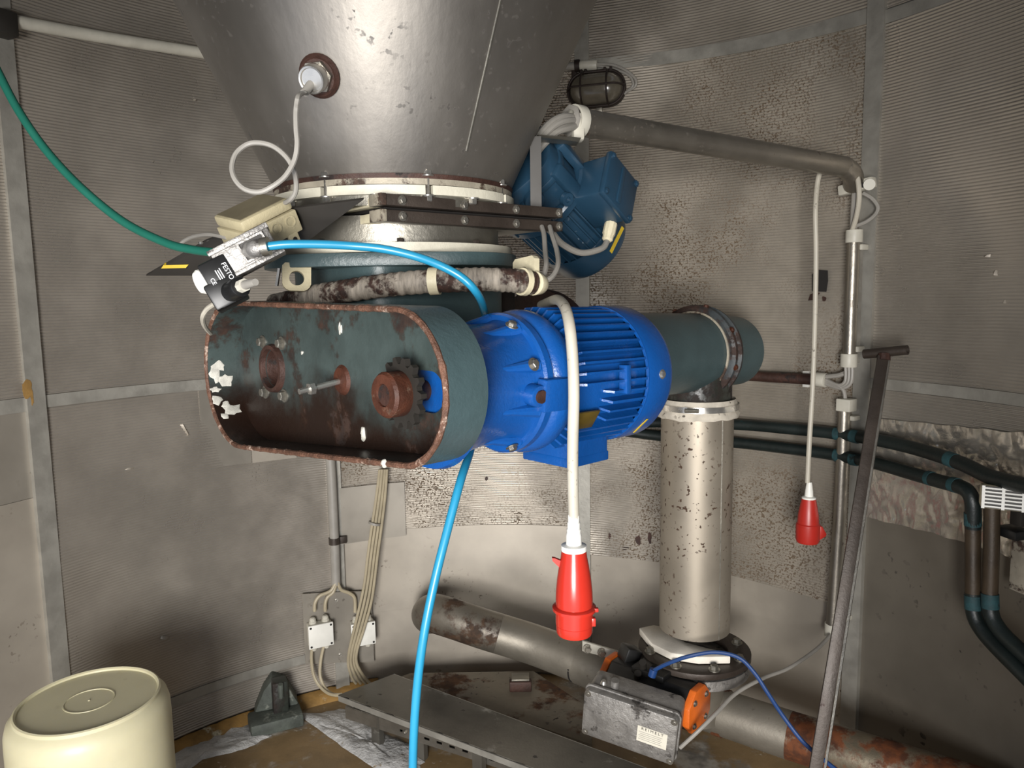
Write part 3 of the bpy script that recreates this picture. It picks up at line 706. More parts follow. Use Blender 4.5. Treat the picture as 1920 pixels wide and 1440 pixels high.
# terminal box under the motor
tc = V((.0775, 1.085, 0)); zt0 = at(1068, 806, 1.04).z; zt1 = at(1068, 874, 1.04).z
TBF = fr(V((tc.x, tc.y, 0)), MX, MAV.cross(MX), V((0, 0, 1)))
TBF = fr(V((tc.x, tc.y, 0)), UV, V((AV.x, AV.y, 0)), V((0, 0, 1)))
part('terminal_box', MB().box(TBF, .094, .083, zt0 - zt1 + .045, (0, 0, (zt0 + .045 + zt1) / 2)), M['blue'], gm, bevel=.004)
part('box_lid', MB().box(TBF, .0955, .0845, .014, (0, 0, zt1 + .007)), M['blue'], gm, bevel=.002)
part('box_pad', MB().box(TBF, .086, .076, .045, (0, 0, zt0 + .055)), M['blue'], gm, bevel=.006)
bl = []
for ang in (-60, -20, 20, 60, 100, 140):
    bl.append((mp(.112, ang, .083), mdir(ang)))
    part('bolt_boss', MB().tube([mp(.040, ang, .078), mp(.075, ang, .0785), mp(.112, ang, .0835), mp(.118, ang, .086)], .01, 10, [.002, .005, .009, .009]), M['blue'], gm)
bolts(gm, [(mp(.105, a, .0905), mdir(a)) for a in (-60, 20, 60)], .006, .006, M['steel'])
part('lug_plate', MB().box(fr(mp(.136, -5, .094), mdir(-5).cross(MAV), mdir(-5), MAV), .042, .016, .052), M['blue'], gm, bevel=.002)
lgb = part('lug_boss', MB().cyl(mp(.105, -5, .075), mp(.105, -5, .098), .014), M['blue'], gm, bevel=.002)
part('lug_bolt', MB().cyl(mp(.105, -5, .095), mp(.105, -5, .1015), .0085, n=12), M['rust'], lgb)
bolts(gm, [(mp(.352, 2, .103), mdir(2))], .005, .004, M['chrome'])
f = mp(.345, -47, .1038); part('sticker', MB().box(fr(f, mdir(-47).cross(MAV), mdir(-47), MAV), .034, .0008, .004), M['yellow'], gm)

# white power cord with the red plug
pc = thing('power_cord', at(1075, 1190, .93), 'thick white cord over the blue motor ending in a red plug', 'plug')
pts = PP([(1015, 572, 1.22), (1030, 566, 1.14), (1045, 562, 1.05), (1058, 574, .97), (1067, 605, .93), (1073, 660, .915), (1076, 740, .915), (1074, 830, .92), (1074, 900, .925), (1076, 975, .93)])
part('cord', MB().tube(spl(pts, 8), .0072, 12), M['cable_white'], pc)
PLF = fr(at(1077, 1187, .93), V((1, 0, 0)), V((0, 1, 0)), V((0, 0, 1)))
px = .93 / 1400
def plug(par, F, prof, mt, name, n=40, **k): return part(name, MB().lathe(F, prof, n), M[mt], par, **k)
hz = lambda y, Y0=.93, yb=1187: (at(1077, y, Y0) - at(1077, yb, Y0)).length
plug(pc, PLF, [(0, 0), (.0222, 0), (.0236, .003), (.0240, hz(1170)), (.0236, hz(1170) + .0005), (.0236, hz(1169)), (.0244, hz(1168)), (.0246, hz(1143)), (0, hz(1143))], 'red', 'contact_shroud')
plug(pc, PLF, [(0, hz(1144)), (.0246, hz(1144)), (.0285, hz(1142)), (.0285, hz(1137)), (.0245, hz(1134)), (0, hz(1134))], 'red', 'collar')
plug(pc, PLF, [(0, hz(1136)), (.0238, hz(1136)), (.0242, hz(1125)), (.0238, hz(1108)), (.0222, hz(1085)), (.0196, hz(1062)), (.0172, hz(1045)), (.0160, hz(1031)), (0, hz(1031))], 'red', 'plug_body')
plug(pc, PLF, [(0, hz(1032)), (.0162, hz(1032)), (.0166, hz(1029)), (.0163, hz(1022)), (.0105, hz(1020)), (0, hz(1020))], 'white', 'cap_ring')
plug(pc, PLF, [(0, hz(1021)), (.0102, hz(1021)), (.0100, hz(1003)), (.0090, hz(998)), (.0092, hz(992)), (.0082, hz(990)), (.0084, hz(980)), (.0074, hz(978)), (.0074, hz(966)), (.0070, hz(962)), (0, hz(962))], 'white', 'strain_relief')
b = MB(); f = fr(at(1046, 1056, .93), V((1, 0, 0)), V((0, 1, 0)), V((0, 0, 1)))
b.prism(fr(at(1046, 1056, .93), V((1, 0, 0)), V((0, 0, 1)), V((0, -1, 0))), [(.012, -.008), (.003, -.006), (-.007, .004), (-.0075, .008), (-.004, .0075), (.006, .003), (.013, .004)], -.003, .003)
part('latch_tab', b, M['red'], pc)
part('key_rib', MB().box(PLF, .007, .008, .011, (.0235, -.006, hz(1162))), M['red'], pc, bevel=.001)
part('key_rib', MB().box(PLF, .009, .006, .005, (.026, -.008, hz(1139))), M['red'], pc, bevel=.001)

# ================================================================== navy vibrator motor behind the flange
na, nb = at(985, 332, 1.54), at(1140, 492, 1.75)
ND = (nb - na).normalized(); NL = (nb - na).length
NX = ND.cross(V((0, -1, 0))).normalized(); NF = fr(na, NX, ND.cross(NX), ND)
vm = thing('vibrator_motor', (na + nb) / 2 - V((0, 0, .15)), 'dark navy blue motor tilted on the far side of the hopper', 'motor')
def nl(name, prof, mt='navy', n=48, closed=False): return part(name, MB().lathe(NF, prof, n, closed=closed), M[mt], vm)
NB = NF @ Matrix.Rotation(radians(20), 4, 'Z')
part('gear_housing', MB().prism(NB, superell(.086, 3.2, 40), -.050, .044), M['navy'], vm, bevel=.006)
part('housing_ridge', MB().prism(NB, superell(.090, 3.2, 40), -.020, -.006), M['navy'], vm, bevel=.003)
nl('housing_flange', [(0, .045), (.100, .045), (.104, .05), (.104, .064), (.100, .068), (0, .068)])
nl('motor_body', [(0, .066), (.082, .066), (.082, .19), (0, .19)])
nl('fan_cowl', [(.093, .180), (.0965, .180), (.0975, .188), (.0975, .232), (.092, .246), (.06, .252), (0, .252)])
def np_(s, ang, r):   # ang 0 = image right-up side, 90 = towards the viewer
    tv = (CAMP - (na + ND * s)); tv = (tv - ND * tv.dot(ND)).normalized(); sd_ = ND.cross(tv); sd_ = sd_ if sd_.x > 0 else -sd_
    a = radians(ang); return na + ND * s + (sd_ * cos(a) + tv * sin(a)) * r, (sd_ * cos(a) + tv * sin(a))
for k in range(34):
    ang = 360 * k / 34
    c_, d = np_(.125, ang, .089)
    part('cooling_fin', MB().box(fr(c_, d.cross(ND), d, ND), .003, .014, .112), M['navy'], vm)
for ang in (60, 110, 160, 20):
    c_, d = np_(.018, ang, .098); part('housing_boss', MB().box(fr(c_, d.cross(ND), d, ND), .03, .02, .085), M['navy'], vm, bevel=.006)
c_, d = np_(-.02, 100, .100); part('plug_screw', MB().lathe(frz(c_, d), [(0, 0), (.02, 0), (.019, .01), (.010, .01), (.009, .004), (0, .004)], 20), M['navy'], vm)
c_, d = np_(.035, 75, .102); part('plug_screw', MB().lathe(frz(c_, d), [(0, 0), (.014, 0), (.013, .008), (.006, .008), (.006, .003), (0, .003)], 18), M['navy'], vm)
# terminal box on the upper right side
c_, d = np_(.100, 44, .118)
TF = fr(c_, d.cross(ND), d, ND)
part('terminal_box', MB().box(TF, .092, .075, .100, (0, 0, 0)), M['navy'], vm, bevel=.006)
vl_ = part('box_lid', MB().box(TF, .100, .014, .108, (0, .042, 0)), M['navy'], vm, bevel=.004)
bolts(vl_, [(TF @ V((x, .049, z)), d) for x in (-.042, .042) for z in (-.046, .046)], .005, .004, M['navy'])
part('lid_rib', MB().box(TF, .08, .004, .012, (0, .050, -.005)), M['navy'], vl_, bevel=.001)
gl = at(1142, 436, 1.53); gd2 = V((-.25, -.35, -.9)).normalized()
part('cable_gland', MB().lathe(frz(gl, gd2), [(0, -.02), (.013, -.02), (.013, .004), (.011, .008), (.011, .016), (.007, .02), (0, .02)], 10), M['cream'], vm)
pts = [gl + gd2 * .018] + PP([(1128, 466, 1.50), (1090, 474, 1.46), (1055, 458, 1.42), (1035, 436, 1.38), (1025, 425, 1.36)])
part('cable', MB().tube(spl(pts, 6), .0062, 10), M['cable_grey'], vm)
c_, d = np_(.218, 62, .0978); part('warning_sticker', MB().box(fr(c_, d.cross(ND), d, ND), .062, .0012, .009), M['yellow'], vm)

# steel bracket and the pipe it carries
br = thing('angle_bracket', at(1003, 392, 1.375), 'bent flat steel bracket standing between the hopper and the navy motor', 'bracket')
part('upright', MB().bar(at(1005, 390, 1.375), at(1004, 256, 1.375), .006, .020, hint=(1, 0, 0)), M['plate_black'], br)
b = MB().solid(PP([(995, 258, 1.375), (995, 392, 1.375), (1010, 392, 1.375), (1010, 258, 1.375)]), (0, .004, 0)); part('upright_face', b, M['plate_black'], br)
b = MB().solid([at(1010, 256, 1.375), at(1010, 392, 1.375), at(1010, 392, 1.375) + V((.004, 0, 0)), at(1010, 256, 1.375) + V((.004, 0, 0))], (0, .035, 0)); part('upright_web', b, M['stain'], br)
b = MB().solid(PP([(1008, 252, 1.375), (1090, 258, 1.47), (1085, 266, 1.47), (1012, 257, 1.375)]), (0, .05, .002)); part('top_leg', b, M['stain'], br)
pipe = thing('cable_pipe', at(1340, 275, 1.8), 'long horizontal steel pipe carrying cables from the bracket to the wall', 'pipe')
pa, pb = at(1088, 229, 1.55), at(1562, 309, 2.03)
elb = spl([pa, pa.lerp(pb, .5), pb, at(1585, 315, 2.055), at(1598, 328, 2.07), wallp(1601, 347, .058)], 8)
part('pipe_run', MB().tube(elb, .027, 24), M['tube'], pipe)
# pale clamp holding the near end
cf = frz(pa, pb - pa)
part('pipe_clamp', MB().lathe(cf, [(.0275, -.020), (.0325, -.020), (.0325, .002), (.0275, .002)], 24, closed=True), M['offwhite'], pipe, bevel=.001)
part('clamp_foot', MB().box(imf(1083, 240, 1.53, 0, 10), .024, .055, .026), M['offwhite'], pipe, bevel=.006)
part('clamp_throat', MB().lathe(cf, [(.022, -.030), (.031, -.028), (.031, -.024), (.022, -.024)], 8, closed=True), M['cable_grey'], pipe)
cb = thing('cable_bundle', at(1030, 250, 1.48), 'grey cables curving out of the clamped pipe end toward the hopper', 'cable')
for k, (dx, dy) in enumerate(((0, 0), (4, 8), (-2, 16), (6, 22))):
    pts = PP([(1090 + dx, 225 + dy * .3, 1.56), (1062 + dx, 218 + dy, 1.50), (1038 + dx, 226 + dy, 1.47), (1018 + dx, 244 + dy, 1.455), (1004 + dx * .5, 266 + dy, 1.45), (1000, 300 + dy, 1.46)])
    part('cable', MB().tube(spl(pts, 6), .0068, 10), M['cable_grey'], cb)

# ================================================================== bulkhead lamp
LF = wf(1121, 171, .012)
lamp = thing('bulkhead_lamp', LF.translation - V((0, 0, .06)), 'oval caged bulkhead lamp with grimy glass on the wall by the hopper', 'lamp')
def stad(w_, h_, n=12):
    r = h_ / 2; x = w_ / 2 - r; o = []
    for i in range(n + 1): a = -pi / 2 + pi * i / n; o.append((x + r * cos(a), r * sin(a)))
    for i in range(n + 1): a = pi / 2 + pi * i / n; o.append((-x + r * cos(a), r * sin(a)))
    return o
part('housing', MB().prism(LF, stad(.195, .115), 0, .030), M['lamp_frame'], lamp, bevel=.003)
def dome(s0, f0, f1, f, k=6):
    vs = []; n = len(s0)
    for j in range(k + 1):
        a = pi / 2 * j / k
        for (x, y) in s0:
            xx = x - (.04 if x > 0 else -.04); sc_ = cos(a)
            vs.append(f @ V((x * (.35 + .65 * sc_), y * sc_, f0 + (f1 - f0) * sin(a))))
    return MB().add(vs, [(j * n + i, j * n + (i + 1) % n, (j + 1) * n + (i + 1) % n, (j + 1) * n + i) for j in range(k) for i in range(n)])
part('glass_dome', dome(stad(.178, .100), .030, .075, LF), M['glass'], lamp, sharp=60)
part('cage_ring', MB().tube([LF @ V((x, y, .034)) for x, y in stad(.192, .112) + [stad(.192, .112)[0]]], .0045, 8), M['lamp_frame'], lamp)
for X in (-.043, .043):
    pts = [LF @ V((X, .056 * cos(a), .034 + .050 * sin(a))) for a in [pi * i / 14 for i in range(15)]]; part('cage_bar', MB().tube(pts, .0032, 6), M['lamp_frame'], lamp)
pts = [LF @ V((.096 * cos(a), 0, .034 + .050 * min(1, 1.5 * sin(a)))) for a in [pi * i / 20 for i in range(21)]]; part('cage_bar', MB().tube(pts, .0032, 6), M['lamp_frame'], lamp)
for X in (-.05, -.035, .03, .05): part('cage_clip', MB().box(LF, .008, .012, .016, (X, .060, .03)), M['lamp_frame'], lamp, bevel=.001)
part('mount_ear', MB().box(LF, .022, .020, .006, (.006, -.062, .01)), M['stain'], lamp, bevel=.002)
part('mount_ear', MB().box(LF, .018, .030, .03, (-.078, .062, .004)), M['lamp_frame'], lamp, bevel=.002)
lc = thing('lamp_conduit', wallp(1090, 125, .02), 'short grey conduit stub with cable looping down to the bulkhead lamp', 'conduit')
part('conduit_stub', MB().cyl(wallp(1050, 125, .03), wallp(1119, 122, .03), .013, n=16), M['cable_grey'], lc)
part('coupling', MB().cyl(wallp(1088, 123, .03), wallp(1120, 122, .03), .017, n=16), M['offwhite'], lc, bevel=.001)
part('clip', MB().cyl(wallp(1078, 124, .03), wallp(1087, 123, .03), .020, n=16), M['lamp_frame'], lc)
for k, dy in enumerate((0, 7)):
    pts = [wallp(x, y, o) for x, y, o in ((1118, 120 + dy * .4, .03), (1150, 122 + dy, .034), (1178, 135 + dy * .8, .036), (1192 - k * 5, 150 + dy * .6, .036), (1190 - k * 5, 163, .034), (1176, 171, .03), (1170, 176, .03))]
    part('cable', MB().tube(spl(pts, 6), .0045, 8), M['cable_grey'], lc)

# ================================================================== level probe on the cone
sp_c = at(603, 148, 1.06)
rr_ = sqrt((sp_c.x - CX)**2 + (sp_c.y - CY)**2)
# point of the cone surface under that pixel
d = ray(600, 142); lo, hi_ = .6, 1.4
for _ in range(50):
    mid = (lo + hi_) / 2; p = CAMP + d * (mid / d.y); rc = r0_ + (p.z - zb) * sl
    if sqrt((p.x - CX)**2 + (p.y - CY)**2) > rc: lo = mid
    else: hi_ = mid
pc0 = CAMP + d * (lo / d.y); rad_ = V((pc0.x - CX, pc0.y - CY, 0)).normalized(); pn = (rad_ - V((0, 0, sl))).normalized()
pr = thing('level_probe', pc0, 'steel level probe with rusty collar screwed into the hopper cone', 'sensor')
PF = frz(pc0, pn)
part('rust_collar', MB().lathe(PF, [(0, -.004), (.030, -.004), (.031, .003), (.027, .008), (.024, .006), (0, .006)], 28), M['rust'], pr)
part('collar_nut', MB().lathe(PF, [(0, .004), (.023, .004), (.023, .014), (0, .014)], 6), M['stain'], pr)
part('probe_body', MB().lathe(PF, [(0, .012), (.020, .012), (.020, .028), (.0185, .031), (.016, .0305), (.015, .028), (0, .028)], 28), M['chrome'], pr)
part('cable_entry', MB().cyl(PF @ V((-.004, -.006, .026)), PF @ V((-.008, -.014, .044)), .006, n=12), M['cable_grey'], pr)
pe = PF @ V((-.008, -.014, .042))
loop = [pe] + PP([(560, 180, .99), (555, 205, .99), (555, 240, .99), (557, 270, .99), (552, 300, .99), (535, 330, .985), (510, 350, .98), (485, 360, .98), (458, 354, .98), (440, 335, .985), (435, 312, .995), (443, 287, 1.005), (465, 270, 1.01), (490, 268, 1.01), (515, 276, 1.01), (538, 296, 1.01), (550, 318, 1.01), (555, 340, 1.02), (554, 360, 1.03), (545, 374, 1.04), (535, 380, 1.06)])
part('cable', MB().tube(spl(loop, 6), .0034, 8), M['cable_grey'], pr)

# ================================================================== mounting plate, junction box and valve at the left of the flange
mpz = one('mounting_plate', MB().solid([at(274, 517, 1.22), at(386, 452, 1.19), at(556, 390, 1.10), at(682, 374, 1.07), at(585, 446, 1.14), at(400, 517, 1.22)], (0, .002, .003)),
          M['plate_black'], 'thin dark sheet sticking out left of the hopper flange behind the junction box', 'plate')
part('warning_sticker', MB().solid([at(305, 499, 1.213), at(309, 493, 1.211), at(356, 492, 1.206), at(351, 498, 1.208)], (0, -.006, -.004)), M['yellow'], mpz)
bolts(mpz, [(at(377, 455, 1.188), (0, -.4, -1)), (at(393, 453, 1.186), (0, -.4, -1))], .003, .003, M['chrome'])
A_, B_, C_ = at(450, 417, 1.035), at(543, 371, 1.085), at(391, 407, 1.085)
ex = (B_ - A_).normalized(); ey = (C_ - A_); ey = (ey - ex * ey.dot(ex)).normalized(); ez = ex.cross(ey)
if ez.z < 0: ez = -ez
JL, JW = (B_ - A_).length, (C_ - A_).length * .96
JF = fr(A_, ex, ey, ez)
jb = thing('junction_box', A_ - ez * .05, 'cream plastic junction box tilted beside the hopper flange', 'junction box')
part('box_lid', MB().box(JF, JL, JW, .016, (JL / 2, JW / 2, -.008)), M['jbox'], jb, bevel=.004)
jbb = part('box_body', MB().box(JF, JL + .003, JW + .003, .032, (JL / 2, JW / 2, -.0335)), M['jbox'], jb, bevel=.002)
part('lid_panel', MB().box(JF, JL * .9, JW * .86, .002, (JL / 2, JW / 2, .0)), M['lid'], jb)
for X in (.55, .84):
    part('knockout', MB().lathe(JF @ Matrix.Translation((JL * X, -.0015, -.030)) @ Matrix.Rotation(pi / 2, 4, 'X'), [(.0065, 0), (.0085, 0), (.0085, .0012), (.0065, .0012)], 20, closed=True), M['jbox'], jbb)
mtb = part('mount_tab', MB().box(JF, .016, .006, .016, (JL * .80, .001, -.055)), M['jbox'], jb, bevel=.001)
part('tab_hole', MB().cyl(JF @ V((JL * .80, -.0015, -.056)), JF @ V((JL * .80, -.0028, -.056)), .0035, n=12), M['dark'], mtb)
ca = one('sensor_cable', MB().tube(spl(PP([(425, 446, 1.09), (395, 440, 1.12), (365, 443, 1.15), (345, 452, 1.17), (335, 462, 1.18)]), 6), .003, 8), M['cable_grey'],
         'thin grey cable passing behind the black plate left of the junction box', 'cable')
# solenoid valve: cast body with a fitting, black coil and plug
sv = thing('solenoid_valve', at(440, 520, 1.0), 'grimy cast solenoid valve with black coil hanging by the chain guard', 'valve')
VF = imf(462, 476, 1.0, 31, 12, 10); u = 1.0 / 1400
part('valve_body', MB().box(VF, 112 * u, 50 * u, .034), M['alu'], sv, bevel=.003)
part('body_flange', MB().box(VF, 118 * u, 10 * u, .040, (0, 26 * u, 0)), M['alu'], sv, bevel=.001)
part('body_flange', MB().box(VF, 118 * u, 8 * u, .038, (4 * u, -27 * u, 0)), M['alu'], sv, bevel=.001)
part('recess', MB().box(VF, 46 * u, 34 * u, .004, (18 * u, 0, .017)), M['plate_black'], sv)
part('recess_rim', MB().ringprism(VF, [(x * 52 * u + 18 * u, y * 40 * u) for x, y in ((-.5, -.5), (.5, -.5), (.5, .5), (-.5, .5))], [(x * 44 * u + 18 * u, y * 32 * u) for x, y in ((-.5, -.5), (.5, -.5), (.5, .5), (-.5, .5))], .016, .022), M['alu'], sv)
part('port_plug', MB().box(VF, 14 * u, 12 * u, .004, (-14 * u, 6 * u, .018)), M['white'], sv, bevel=.001)
fa = VF @ V((8 * u, 0, .015)); fb = at(478, 466, .955); fc = at(500, 462, .955)
part('elbow_fitting', MB().tube(spl([fa, fa.lerp(fb, .7), fb, fb.lerp(fc, .5), fc], 6), .0112, 16), M['alu'], sv, bevel=0)
part('release_ring', MB().cyl(fb.lerp(fc, .6), fc + (fc - fb) * .2, .0118, n=16), M['stain'], sv)
CF = imf(420, 530, .985, 31, 14, 6)
coil_ = part('coil', MB().box(CF, 52 * u, 88 * u, .032), M['black'], sv, bevel=.003)
part('coil_cap', MB().box(imf(424, 550, .985, 31, 14, 6), 58 * u, 50 * u, .036), M['black'], sv, bevel=.003)
part('nut', MB().lathe(imf(382, 527, .985, 31, -55, 0), [(0, -.01), (.016, -.01), (.0165, .004), (.014, .008), (.005, .008), (.004, .004), (0, .004)], 20), M['white'], sv)
part('plug_housing', MB().cyl(at(432, 548, .975), at(452, 537, .955), .0135, n=20), M['black'], sv, bevel=.002)
part('plug_gland', MB().cyl(at(450, 538, .957), at(459, 534, .948), .0085, n=8), M['offwhite'], sv)
part('plug_tail', MB().cyl(at(457, 535, .95), at(479, 529, .93), .0062, .0045, n=12), M['cable_grey'], sv)
TXM = lambda px_, py_: imf(px_, py_, .985, 31 - 90, 0, 0) @ Matrix.Translation((0, 0, .019))
TM = CF @ Matrix.Rotation(-pi / 2, 4, 'Z')
lettering('FESTO', TM @ Matrix.Translation((-.008, .0115, .0164)), .0085, M['print'], coil_, align='CENTER')
for k, w_ in enumerate((.016, .013, .015)):
    part('print_line', MB().box(TM, w_, .0012, .0003, (-.008, .004 - k * .0028, .0163)), M['print'], coil_)
lettering('CE', TM @ Matrix.Translation((-.004, -.0105, .0164)), .0075, M['print'], coil_)
one('coil_cable', MB().tube(spl(PP([(402, 570, 1.0), (388, 580, 1.02), (380, 595, 1.04), (384, 612, 1.09), (395, 625, 1.16)]), 6), .0034, 8), M['cable_white'],
    'short white cable looping from the black coil behind the chain guard', 'cable')
one('air_hose', MB().tube(spl(PP([(-30, 80, 1.15), (0, 142, 1.14), (35, 208, 1.13), (85, 280, 1.12), (150, 350, 1.10), (230, 415, 1.08), (310, 455, 1.05), (360, 468, 1.03), (408, 474, 1.01)]), 8), .0060, 12), M['green'],
    'teal green air hose sweeping from the top left into the valve', 'hose')
cy = thing('cyan_hose', at(790, 1440, .9), 'bright cyan air hose arching over the chain guard and down to the floor', 'hose')
b = MB().tube(spl(PP([(500, 462, .955), (540, 458, .96), (600, 458, .97), (660, 461, .98), (720, 467, .985), (780, 481, .985), (830, 500, .98), (868, 522, .98), (893, 548, .99), (906, 575, 1.04), (912, 610, 1.14), (912, 660, 1.20), (908, 730, 1.20), (895, 790, 1.12), (882, 845, 1.0), (864, 900, .93), (840, 990, .90), (815, 1090, .88), (795, 1190, .87), (782, 1290, .87), (775, 1400, .88), (774, 1520, .90)]), 8), .0055, 12)
part('hose', b, M['cyan'], cy)
cy.location = cy.location

# wrapped rusty hose under the inlet plate
wh = thing('wrapped_hose', at(780, 540, 1.10), 'white wrapped rusty hose held by pale bands under the inlet plate', 'hose')
pts = spl(PP([(515, 572, 1.27), (580, 557, 1.22), (650, 545, 1.175), (730, 534, 1.14), (815, 527, 1.12), (900, 524, 1.12), (960, 526, 1.13), (1000, 531, 1.15)]), 24)
part('hose', MB().tube(pts, .018, 16, [.0178 + .0006 * sin(i * 1.3) + .0014 * mn.noise(V((i * .35, 1, 0))) for i in range(len(pts))]), M['wrap'], wh, sharp=60)
part('clamp_band', MB().cyl(at(806, 527.5, 1.122), at(824, 526.5, 1.12), .0205, n=24), M['cream'], wh)
part('clamp_band', MB().cyl(at(978, 528, 1.138), at(986, 529, 1.143), .0210, n=24), M['cream'], wh)
part('end_collar', MB().cyl(at(1000, 531, 1.15), at(1013, 533, 1.165), .019, .016, n=20), M['cream'], wh, bevel=.001)
for k, (x1, y1) in enumerate(((1020, 440), (1035, 440))):
    pts = PP([(1010, 532, 1.15), (1018 + k * 16, 520, 1.17), (1024 + k * 22, 497, 1.20), (1022 + k * 22, 470, 1.25), (x1, y1, 1.30), (x1 - 4, 425, 1.33)])
    part('cable', MB().tube(spl(pts, 6), .0042, 8), M['cable_grey'], wh)
b = MB().bar(at(524, 503, 1.0), at(519, 536, 1.0), .006, .003); one('dangling_strip', b, M['black'], 'small black strip hanging under the valve beside the pale lug', 'strip')

# ================================================================== drop pipe at the far right
DX, DY = .513, 2.05
dz = lambda y: at(1310, y, DY - .1).z
drop = thing('drop_pipe', (DX, DY, dz(1240)), 'rust speckled vertical steel drop pipe under the conveyor end', 'pipe')
DA = fr(V((DX, DY, 0)), V((1, 0, 0)), V((0, 1, 0)), V((0, 0, 1)))
rd = .0985
part('pipe_shell', MB().lathe(DA, [(rd, dz(1205)), (rd, dz(760)), (rd - .004, dz(760)), (rd - .004, dz(1205))], 64, closed=True), M['drop'], drop)
a = radians(-62); part('seam', MB().bar(V((DX + rd * cos(a), DY + rd * sin(a), dz(1205))), V((DX + rd * cos(a), DY + rd * sin(a), dz(785))), .003, .003), M['stain'], drop)
part('hose_clamp', MB().lathe(DA, [(rd + .006, dz(775)), (rd + .014, dz(775)), (rd + .014, dz(764)), (rd + .006, dz(764))], 64, closed=True), M['chrome'], drop)
part('clamp_screw', MB().cyl(at(1284, 770, DY - .116), at(1310, 771, DY - .116), .006, n=10), M['stain'], drop)
vs = []; n = 96
for (dr, y) in ((.004, 755), (.008, 762), (.009, 777), (.015, 783), (.012, 790), (.001, 791)):
    for k in range(n):
        a = 2 * pi * k / n; ww = mn.noise(V((cos(a) * 4, sin(a) * 4, 2)))
        vs.append(V((DX + (rd + dr + .004 * ww * (dr > .005)) * cos(a), DY + (rd + dr + .004 * ww) * sin(a), dz(y) + (.008 * ww if y > 775 else 0))))
part('cloth_sleeve', MB().add(vs, [(j * n + k, j * n + (k + 1) % n, (j + 1) * n + (k + 1) % n, (j + 1) * n + k) for j in range(5) for k in range(n)]), M['cloth'], drop, sharp=60)
part('outlet_spout', MB().lathe(DA, [(0, SA(1.1).z), (rd - .006, SA(1.1).z - .02), (rd - .006, dz(775)), (0, dz(775))], 40), M['teal_dark'], drop)
zf = hpt(1305, 1232, 0); zfl = at(1305, 1214, DY).z
bfl = part('base_flange', MB().lathe(DA, [(rd - .004, zfl), (.158, zfl), (.158, zfl - .016), (rd - .004, zfl - .016)], 64, closed=True), M['gate'], drop, bevel=.001)
part('counter_flange', MB().lathe(DA, [(.07, zfl - .022), (.156, zfl - .022), (.156, zfl - .050), (.07, zfl - .050)], 64, closed=True), M['alu'], drop)
part('lower_neck', MB().cyl((DX, DY, zfl - .05), (DX, DY, zfl - .20), .085, n=40), M['conv'], drop)
bolts(bfl, [(V((DX + .133 * cos(radians(a)), DY + .133 * sin(radians(a)), zfl)), (0, 0, 1)) for a in range(-170, 170, 45)], .011, .014, M['stain'])
one('foam_piece', MB().solid([hpt(x, y, zfl + .001) for x, y in ((1198, 1190), (1226, 1184), (1247, 1189), (1285, 1217), (1325, 1228), (1362, 1236), (1370, 1245), (1310, 1246), (1258, 1238), (1222, 1220))][::-1], (0, 0, .022)), M['foam'],
    'white foam sheet piece lying on the drop pipe base flange', 'foam', bevel=.004)

# ================================================================== conveying pipe near the floor
cv = thing('conveying_pipe', at(900, 1260, 2.4), 'dull steel conveying pipe curving from the wall toward the valve', 'pipe')
pts = spl([at(806, 1152, 2.56), at(815, 1150, 2.48), at(850, 1160, 2.44), at(910, 1180, 2.415), at(1000, 1208, 2.39), at(1090, 1242, 2.31), at(1165, 1271, 2.24)], 10)
part('bend', MB().tube(pts[:34], .066, 36), M['conv_left'], cv)
part('straight_run', MB().tube(pts[33:], .0658, 36), M['conv'], cv)
part('joint_line', MB().cyl(at(1081, 1239, 2.32), at(1084, 1240, 2.317), .0672, n=36), M['dark'], cv)
cv2 = thing('conveying_pipe', at(1500, 1440, 1.95), 'rust stained conveying pipe running from the valve to the lower right', 'pipe')
e0, e1, e2 = at(1275, 1310, 2.10), at(1480, 1378, 1.93), at(1905, 1512, 1.62)
part('pipe_run', MB().cyl(e0, e1, .064, n=36), M['conv'], cv2); part('rusty_run', MB().cyl(e1, e2, .0635, n=36), M['conv_rust'], cv2)
part('pipe_sleeve', MB().cyl(at(1345, 1333, 2.045), at(1362, 1339, 2.03), .067, n=36), M['conv_rust'], cv2)
sup = thing('bolted_coupling', at(1130, 1232, 2.1), 'bright steel coupling strip with three bolts on the conveying pipe', 'coupling')
b = MB().solid(PP([(1092, 1202, 2.16), (1165, 1224, 2.10), (1164, 1240, 2.10), (1092, 1221, 2.16)]), (0, .01, 0)); part('coupling_bar', b, M['offwhite'], sup, bevel=.001)
part('coupling_sleeve', MB().cyl(at(1088, 1241, 2.312), at(1182, 1277, 2.22), .069, n=36), M['conv'], sup)
bolts(sup, [(at(x, y, Y), (0, -1, 0)) for x, y, Y in ((1102, 1216, 2.15), (1129, 1223, 2.128), (1155, 1232, 2.105))], .010, .014, M['stain'])
bolts(cv2, [(at(x, y, Y), (0, -.3, 1)) for x, y, Y in ((1480, 1340, 1.96), (1594, 1377, 1.86), (1630, 1390, 1.84))], .008, .010, M['rust_red'])

